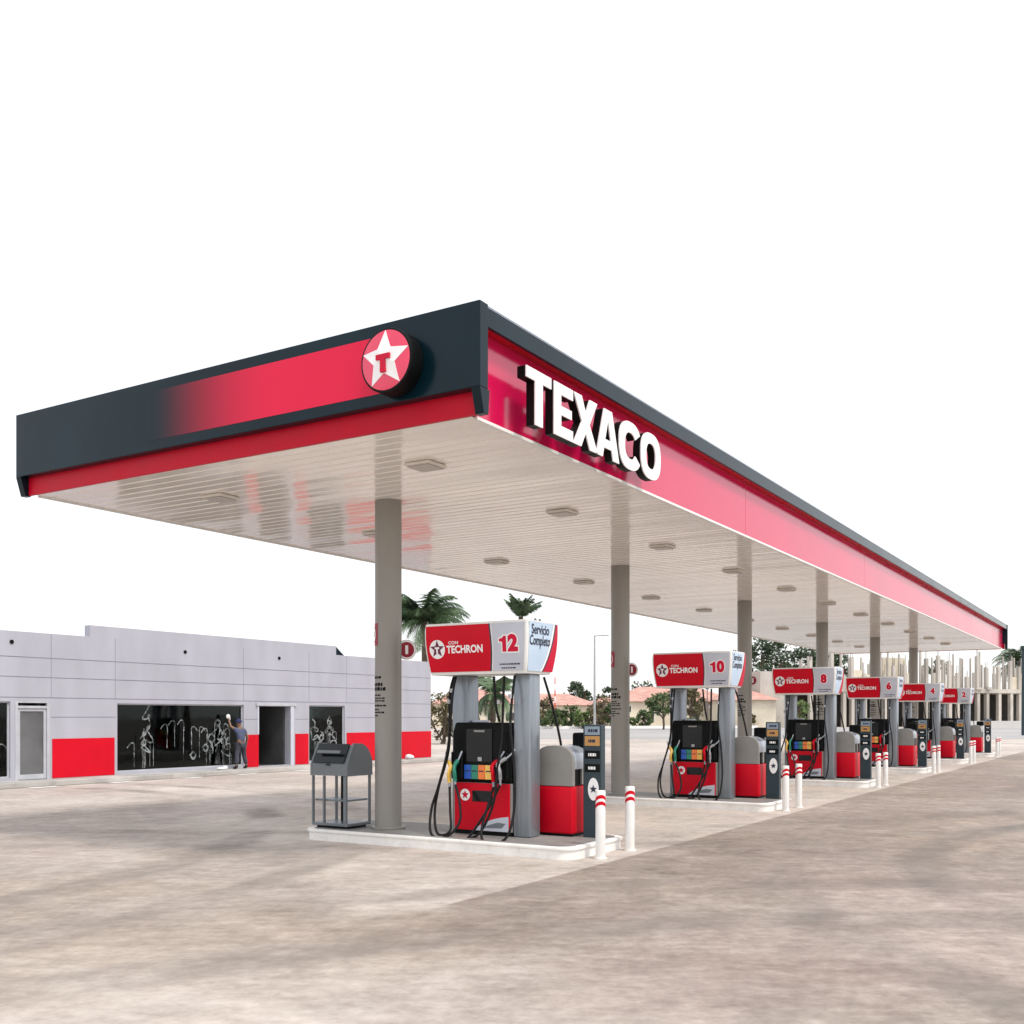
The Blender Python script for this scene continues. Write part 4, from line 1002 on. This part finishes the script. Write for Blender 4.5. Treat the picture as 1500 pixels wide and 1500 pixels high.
def palm(loc, h, fl, label, nf=20, seed=0, group='palm trees behind the station', droop=1.0, lean=0.0, ups=-.45):
    r = random.Random(seed); e = empty('palm_tree', loc, label, 'palm tree', group)
    tr = MB(); tr.tube([(0, 0, 0), (lean * .3, 0, h * .35), (lean * .7, 0, h * .7), (lean, 0, h)], .16 + h * .006, 10, 4); tr.build('trunk', 'trunk', e, smooth=60)
    mb = MB()
    for k_ in range(nf):
        a = 6.283 * k_ / nf + r.uniform(-.2, .2); el = r.uniform(ups, 1.35); L_ = fl * r.uniform(.8, 1.1)
        d = Vector((math.cos(a), math.sin(a), 0)); up = Vector((0, 0, 1)); p = Vector((lean, 0, h)); n = 18; pts = []
        ang = el
        for i in range(n + 1):
            pts.append(p.copy()); p = p + (d * math.cos(ang) + up * math.sin(ang)) * L_ / n; ang -= droop * 1.9 / n * (.5 + i / n)
        mb.tube([pts[0], pts[6], pts[12], pts[-1]], .022, 4, 3)
        side = d.cross(up)
        for i in range(2, n + 1):
            for half in (0, .5):
                for s_ in (-1, 1):
                    q = pts[i] if not half else (pts[i] + pts[i - 1]) / 2
                    t_ = (pts[i] - pts[i - 1]).normalized(); ll = L_ * .30 * math.sin(math.pi * min(1, (i + 2) / (n + 3))) + .1
                    tip = q + (side * s_ * .8 + t_ * .55 - up * (.35 + r.uniform(0, .5))).normalized() * ll
                    wv = t_ * .05 + up * .015
                    mb.add([q - wv, q + wv, tip], [(0, 1, 2)])
    mb.build('fronds', 'leaf_palm', e, recalc=False)
    return e
def fz(px, d): return far(d, (px - 750) / 1532.3 * d)
def L3(v): return (v.x, v.y, 0)
palm(L3(fz(622, 72)), 8.2, 3.5, 'broad palm rising behind the store corner, left of the pump 12 banner', 46, 5, ups=-.3, droop=.9)
palm(L3(fz(763, 98)), 11.0, 2.3, 'slender palm whose head shows just above the pump 12 banner', 26, 8, droop=.4, ups=.75)
palm(L3(fz(722, 70)), 3.2, 2.6, 'low palm seen between the two posts of pump 12', 22, 9)
tree('dark_tree', L3(fz(847, 188)), 8.6, 5.0, 'dark tuft of a tree behind the red roof left of the street lamp', 'tree', 'leaf_dark', .3, leaf=.34, n=60, clumps=24, seed=77)
palm(L3(fz(1492, 186)), 11.2, 5.2, 'large dark palm at the right edge of the picture', 44, 12)
palm(L3(fz(1312, 190)), 9.5, 3.2, 'small palm beside the bare concrete frame', 24, 14)
G1 = 'shrubs and trees along the far edge'
tree('shrub', L3(fz(648, 62)), 3.3, 2.6, 'brownish shrub at the right corner of the grey store', 'shrub', 'leaf_olive', low=True, leaf=.13, n=60, seed=1)
tree('shrub', L3(fz(668, 66)), 1.5, 1.8, 'low dry shrub on the bank right of the store', 'shrub', 'leaf_olive', low=True, leaf=.12, n=40, clumps=14, seed=2)
for i, (px, d, h, cw, m, lab) in enumerate((
        (795, 142, 4.6, 3.6, 'leaf_olive', 'reddish olive shrub before the first red roof'),
        (818, 140, 3.2, 3.0, 'leaf_mid', 'dense green shrub left of the thin white pole'),
        (836, 141, 3.7, 3.2, 'leaf_mid', 'mid green shrub just left of the tall street lamp'),
        (853, 138, 2.7, 2.6, 'leaf_bright', 'light green shrub in front of the street lamp hedge'),
        (882, 142, 4.9, 3.6, 'leaf_olive', 'tall olive tree just right of the street lamp'),
        (898, 140, 3.6, 3.0, 'leaf_mid', 'dark green tree left of the second column'),
        (808, 137, 2.8, 3.0, 'leaf_mid', 'dense dark green shrub right below the radio mast'),
        (870, 139, 3.9, 3.4, 'leaf_olive', 'olive shrub growing right behind the foot of the street lamp'),
        (945, 148, 2.6, 3.0, 'leaf_mid', 'rounded green shrub at the left end of the cream house wall'),
        (930, 150, 1.5, 3.2, 'leaf_bright', 'low hedge plant under the cream house wall'),
        (1010, 150, 1.6, 4.0, 'leaf_bright', 'low hedge plant behind the pump numbered 10'),
        (1095, 150, 2.2, 3.0, 'leaf_olive', 'small olive shrub right of the pump numbered 10'))):
    tree('shrub', L3(fz(px, d)), h, cw, lab, 'shrub', m, low=True, group=G1, leaf=.2, n=50, clumps=22, seed=20 + i)
tree('round_tree', L3(fz(972, 128)), 4.9, 4.6, 'bushy tree in front of the cream house left of pump 10', 'tree', 'leaf_mid', .28, leaf=.22, n=60, seed=41)
tree('round_tree', L3(fz(1012, 132)), 5.6, 4.2, 'bushy tree seen between the posts of pump 10', 'tree', 'leaf_olive', .3, leaf=.22, n=60, seed=42)
tree('dark_tree', L3(fz(893, 190)), 7.4, 4.5, 'dark round tree rising behind the red roof near the second column', 'tree', 'leaf_dark', .3, leaf=.3, seed=43)
tree('dark_tree', L3(fz(945, 195)), 8.3, 7.5, 'dark broad tree rising over the house right of the second column', 'tree', 'leaf_dark', .3, leaf=.32, seed=44)
for i, (px, d, h, cw, lab) in enumerate(((1118, 196, 17.5, 10, 'tall dark tree right of the third column, tallest of the dark row'), (1150, 200, 15.6, 12, 'second tall dark tree above the bare concrete wall'), (1182, 200, 15.6, 12, 'third tall dark tree, left of the fourth column'), (1216, 198, 15.0, 8, 'last tall dark tree, just right of the fourth column'), (1075, 190, 8.5, 6, 'lower dark tree behind the pump 10 banner'))):
    tree('dark_tree', L3(fz(px, d)), h, cw, lab, 'tree', 'leaf_dark', .25, group='dark trees behind the concrete frame', leaf=.36, n=80, clumps=34, seed=50 + i)
tree('dark_tree', L3(fz(1242, 190)), 9.3, 3.2, 'narrow dark tree between the banners numbered 8 and 6', 'tree', 'leaf_dark', .2, leaf=.3, seed=61)
tree('hedge_plant', L3(fz(1372, 186)), 12.0, 4.5, 'greenery on top of the ribbed cream wall of the concrete frame', 'plant', 'leaf_dark', .75, leaf=.25, clumps=12, seed=62)
tree('shrub', L3(fz(1170, 150)), 4.2, 4.2, 'bright shrub growing inside the concrete frame behind pump 8', 'shrub', 'leaf_bright', low=True, leaf=.2, seed=63)

# ------------------------------------------------------------------ houses
def house(px, d, w_, dep, wh, rh, label, rz=0.0, wins=()):
    p = fz(px, d); e = empty('house', (p.x, p.y, 0), label, 'house', 'houses with red roofs beyond the road', THETA - R(90) + rz)
    MB().box(-w_ / 2, w_ / 2, 0, dep, 0, wh).build('wall', 'cream', e)
    ov = .6; mb = MB()
    a = [(-w_ / 2 - ov, -ov, wh + .01), (w_ / 2 + ov, -ov, wh + .01), (w_ / 2 + ov, dep + ov, wh + .01), (-w_ / 2 - ov, dep + ov, wh + .01), (-w_ / 2 + dep * .45, dep / 2, wh + rh), (w_ / 2 - dep * .45, dep / 2, wh + rh)]
    mb.add(a, [(0, 1, 5, 4), (1, 2, 5), (2, 3, 4, 5), (3, 0, 4), (3, 2, 1, 0)]); mb.build('roof', 'terracotta', e)
    for (x, z, ww, hh) in wins:
        f = MB().box(x - ww / 2 - .08, x + ww / 2 + .08, -.06, -.002, z - .08, z + hh + .08).build('window', 'white', e)
        MB().box(x - ww / 2, x + ww / 2, -.075, -.061, z, z + hh).build('pane', 'dark', f)
house(700, 150, 13, 9, 3.4, 2.3, 'house with red roof seen between the posts of pump 12', .1, ((2, 1, 1.2, 1.2), (4.6, 1, 1.2, 1.2)))
house(815, 165, 13, 9, 3.4, 1.9, 'low house with red roof behind shrubs left of the street lamp', .1, ((3, 1, 1.2, 1.2),))
house(885, 172, 8, 8, 3.2, 1.6, 'small house with red roof right of the street lamp', -.1)
house(990, 160, 19, 11, 3.9, 2.4, 'wide cream house with red roof left of the pump 10 banner', .08, ((-7.4, 2.3, .9, .9), (-7.6, .4, 1, 1.3), (-4, 1, 1.2, 1.3), (3, 1, 1.2, 1.3), (6, 1, 1.2, 1.3)))
house(1095, 150, 8, 9, 4.0, 1.9, 'house with red roof right of the pump 10 banner', -.05, ((0, 1, 1.2, 1.3),))

# ------------------------------------------------------------------ unfinished concrete frame
p = fz(1112, 152); q = fz(1560, 172)
ang = math.atan2(q.y - p.y, q.x - p.x); LN = (q - p).length
ru = empty('concrete_frame_building', (p.x, p.y, 0), 'unfinished raw concrete building frame with bare columns behind the last pumps', 'building', None, ang)
MB().box(9, LN, .5, 14, 5.35, 6.0).build('floor_slab', 'rawconcrete', ru)
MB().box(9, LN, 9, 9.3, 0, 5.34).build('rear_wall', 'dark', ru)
r = random.Random(5)
MB().box(.2, 3.6, .0, 8, 0, 8.2).build('wall_block', 'rawconcrete', ru)
MB().box(3.9, 6.0, .5, 8, 0, 7.6).build('wall_block', 'rawconcrete', ru)
k = 0
x = 9.2
while x < LN - .5:
    MB().box(x, x + .55, .6, 1.2, 0, 5.345).build('column', 'rawconcrete', ru)
    hh = r.uniform(1.8, 5.4)
    o = MB().box(x, x + .5, .7, 1.2, 6.003, 6 + hh).build('column', 'rawconcrete', ru)
    mb = MB()
    for a_ in (.1, .4): mb.cyl((x + a_, .95, 6 + hh), (x + a_ + r.uniform(-.05, .05), .95, 6 + hh + r.uniform(.6, 1.8)), .035, seg=5)
    mb.build('rebar', 'rebar', o)
    if r.random() < .75:
        MB().box(x + .1, x + .5, 6.0, 6.4, 6.002, 6 + r.uniform(2, 5)).build('column', 'rawconcrete', ru)
    if r.random() < .5: MB().box(x + .56, x + .56 + r.uniform(.8, 2.0), 1.0, 1.2, 6.001, 6 + r.uniform(.8, 2.8)).build('wall_piece', 'cream', ru)
    for xx in (x + .9, x + 1.35):
        if r.random() < .75: MB().box(xx, xx + r.uniform(.14, .28), 3.0, 3.25, 6.003, 6 + r.uniform(3, 6.2)).build('upright', 'rawconcrete', ru)
    x += r.uniform(1.5, 2.5)
mb = MB()
for i in range(7): mb.box(25.3 + i * .62, 25.3 + i * .62 + .60, 4.0 - .1 * (i % 2), 4.6, 6.002, 10.9)
mb.build('ribbed_wall', 'cream', ru)
mb = MB()
for i in range(16): mb.box(9.5 + i * 2.2, 9.5 + i * 2.2 + r.uniform(.5, 1.4), .15, .5, 5.9, 6.0 + r.uniform(.1, .35))
mb.build('rubble_edge', 'rawconcrete', ru)
a = fz(1330, 140); b = fz(1600, 150)
bw = empty('boundary_wall', L3(a), 'low pale boundary wall in front of the concrete frame at right', 'wall', None, math.atan2(b.y - a.y, b.x - a.x))
MB().box(0, (b - a).length, 0, .25, 0, 1.0).build('wall_body', mat('pale_wall', (.55, .54, .52), .8, var=.05, scale=.3), bw)
a = fz(780, 136); b = fz(1110, 146)
bw = empty('boundary_wall', L3(a), 'long low white wall at the foot of the shrubs and houses', 'wall', None, math.atan2(b.y - a.y, b.x - a.x))
MB().box(0, (b - a).length, 0, .25, 0, .35).build('wall_body', 'kerbwhite', bw)

# lamps, poles, mast
p = fz(871, 108)
lp = empty('street_lamp', (p.x, p.y, 0), 'tall galvanised street lamp with one short arm, left of the second column', 'street lamp', None, THETA - R(90))
MB().cyl((0, 0, 0), (0, 0, 10.0), .13, .09, 10).build('pole', 'galv', lp, smooth=60)
MB().tube([(0, 0, 9.9), (.4, 0, 9.98), (1.0, 0, 10.0)], .05, 6, 3).build('arm', 'galv', lp, smooth=60)
MB().box(.75, 1.45, -.12, .12, 9.93, 10.05).build('lamp_head', 'galv', lp, bevel=.03)
p = fz(813, 150)
mt = empty('radio_mast', L3(p), 'thin red and white radio mast beside the pump 12 banner', 'mast')
for i in range(9): MB().cyl((0, 0, i * .9), (0, 0, i * .9 + .9), .14 - i * .009, .14 - (i + 1) * .009, 6).build('mast_section', 'antenna_red' if i % 2 else 'white', mt)
p = fz(1036, 115)
up = empty('utility_pole', L3(p), 'thin dark pole behind the pump numbered 10', 'pole')
MB().cyl((0, 0, 0), (0, 0, 5.2), .07, .05, 8).build('pole', 'rebar', up); MB().box(-.4, .4, -.05, .05, 4.6, 4.72).build('crossarm', 'rebar', up)
p = fz(1499, 90)
gp = empty('dark_post', L3(p), 'dark green post standing at the right edge of the picture', 'post')
MB().cyl((0, 0, 0), (0, 0, 7.6), .16, .13, 10).build('pole', 'teal', gp, smooth=60); MB().box(-.25, .25, -.2, .2, 7.4, 7.7).build('post_cap', 'teal', gp)
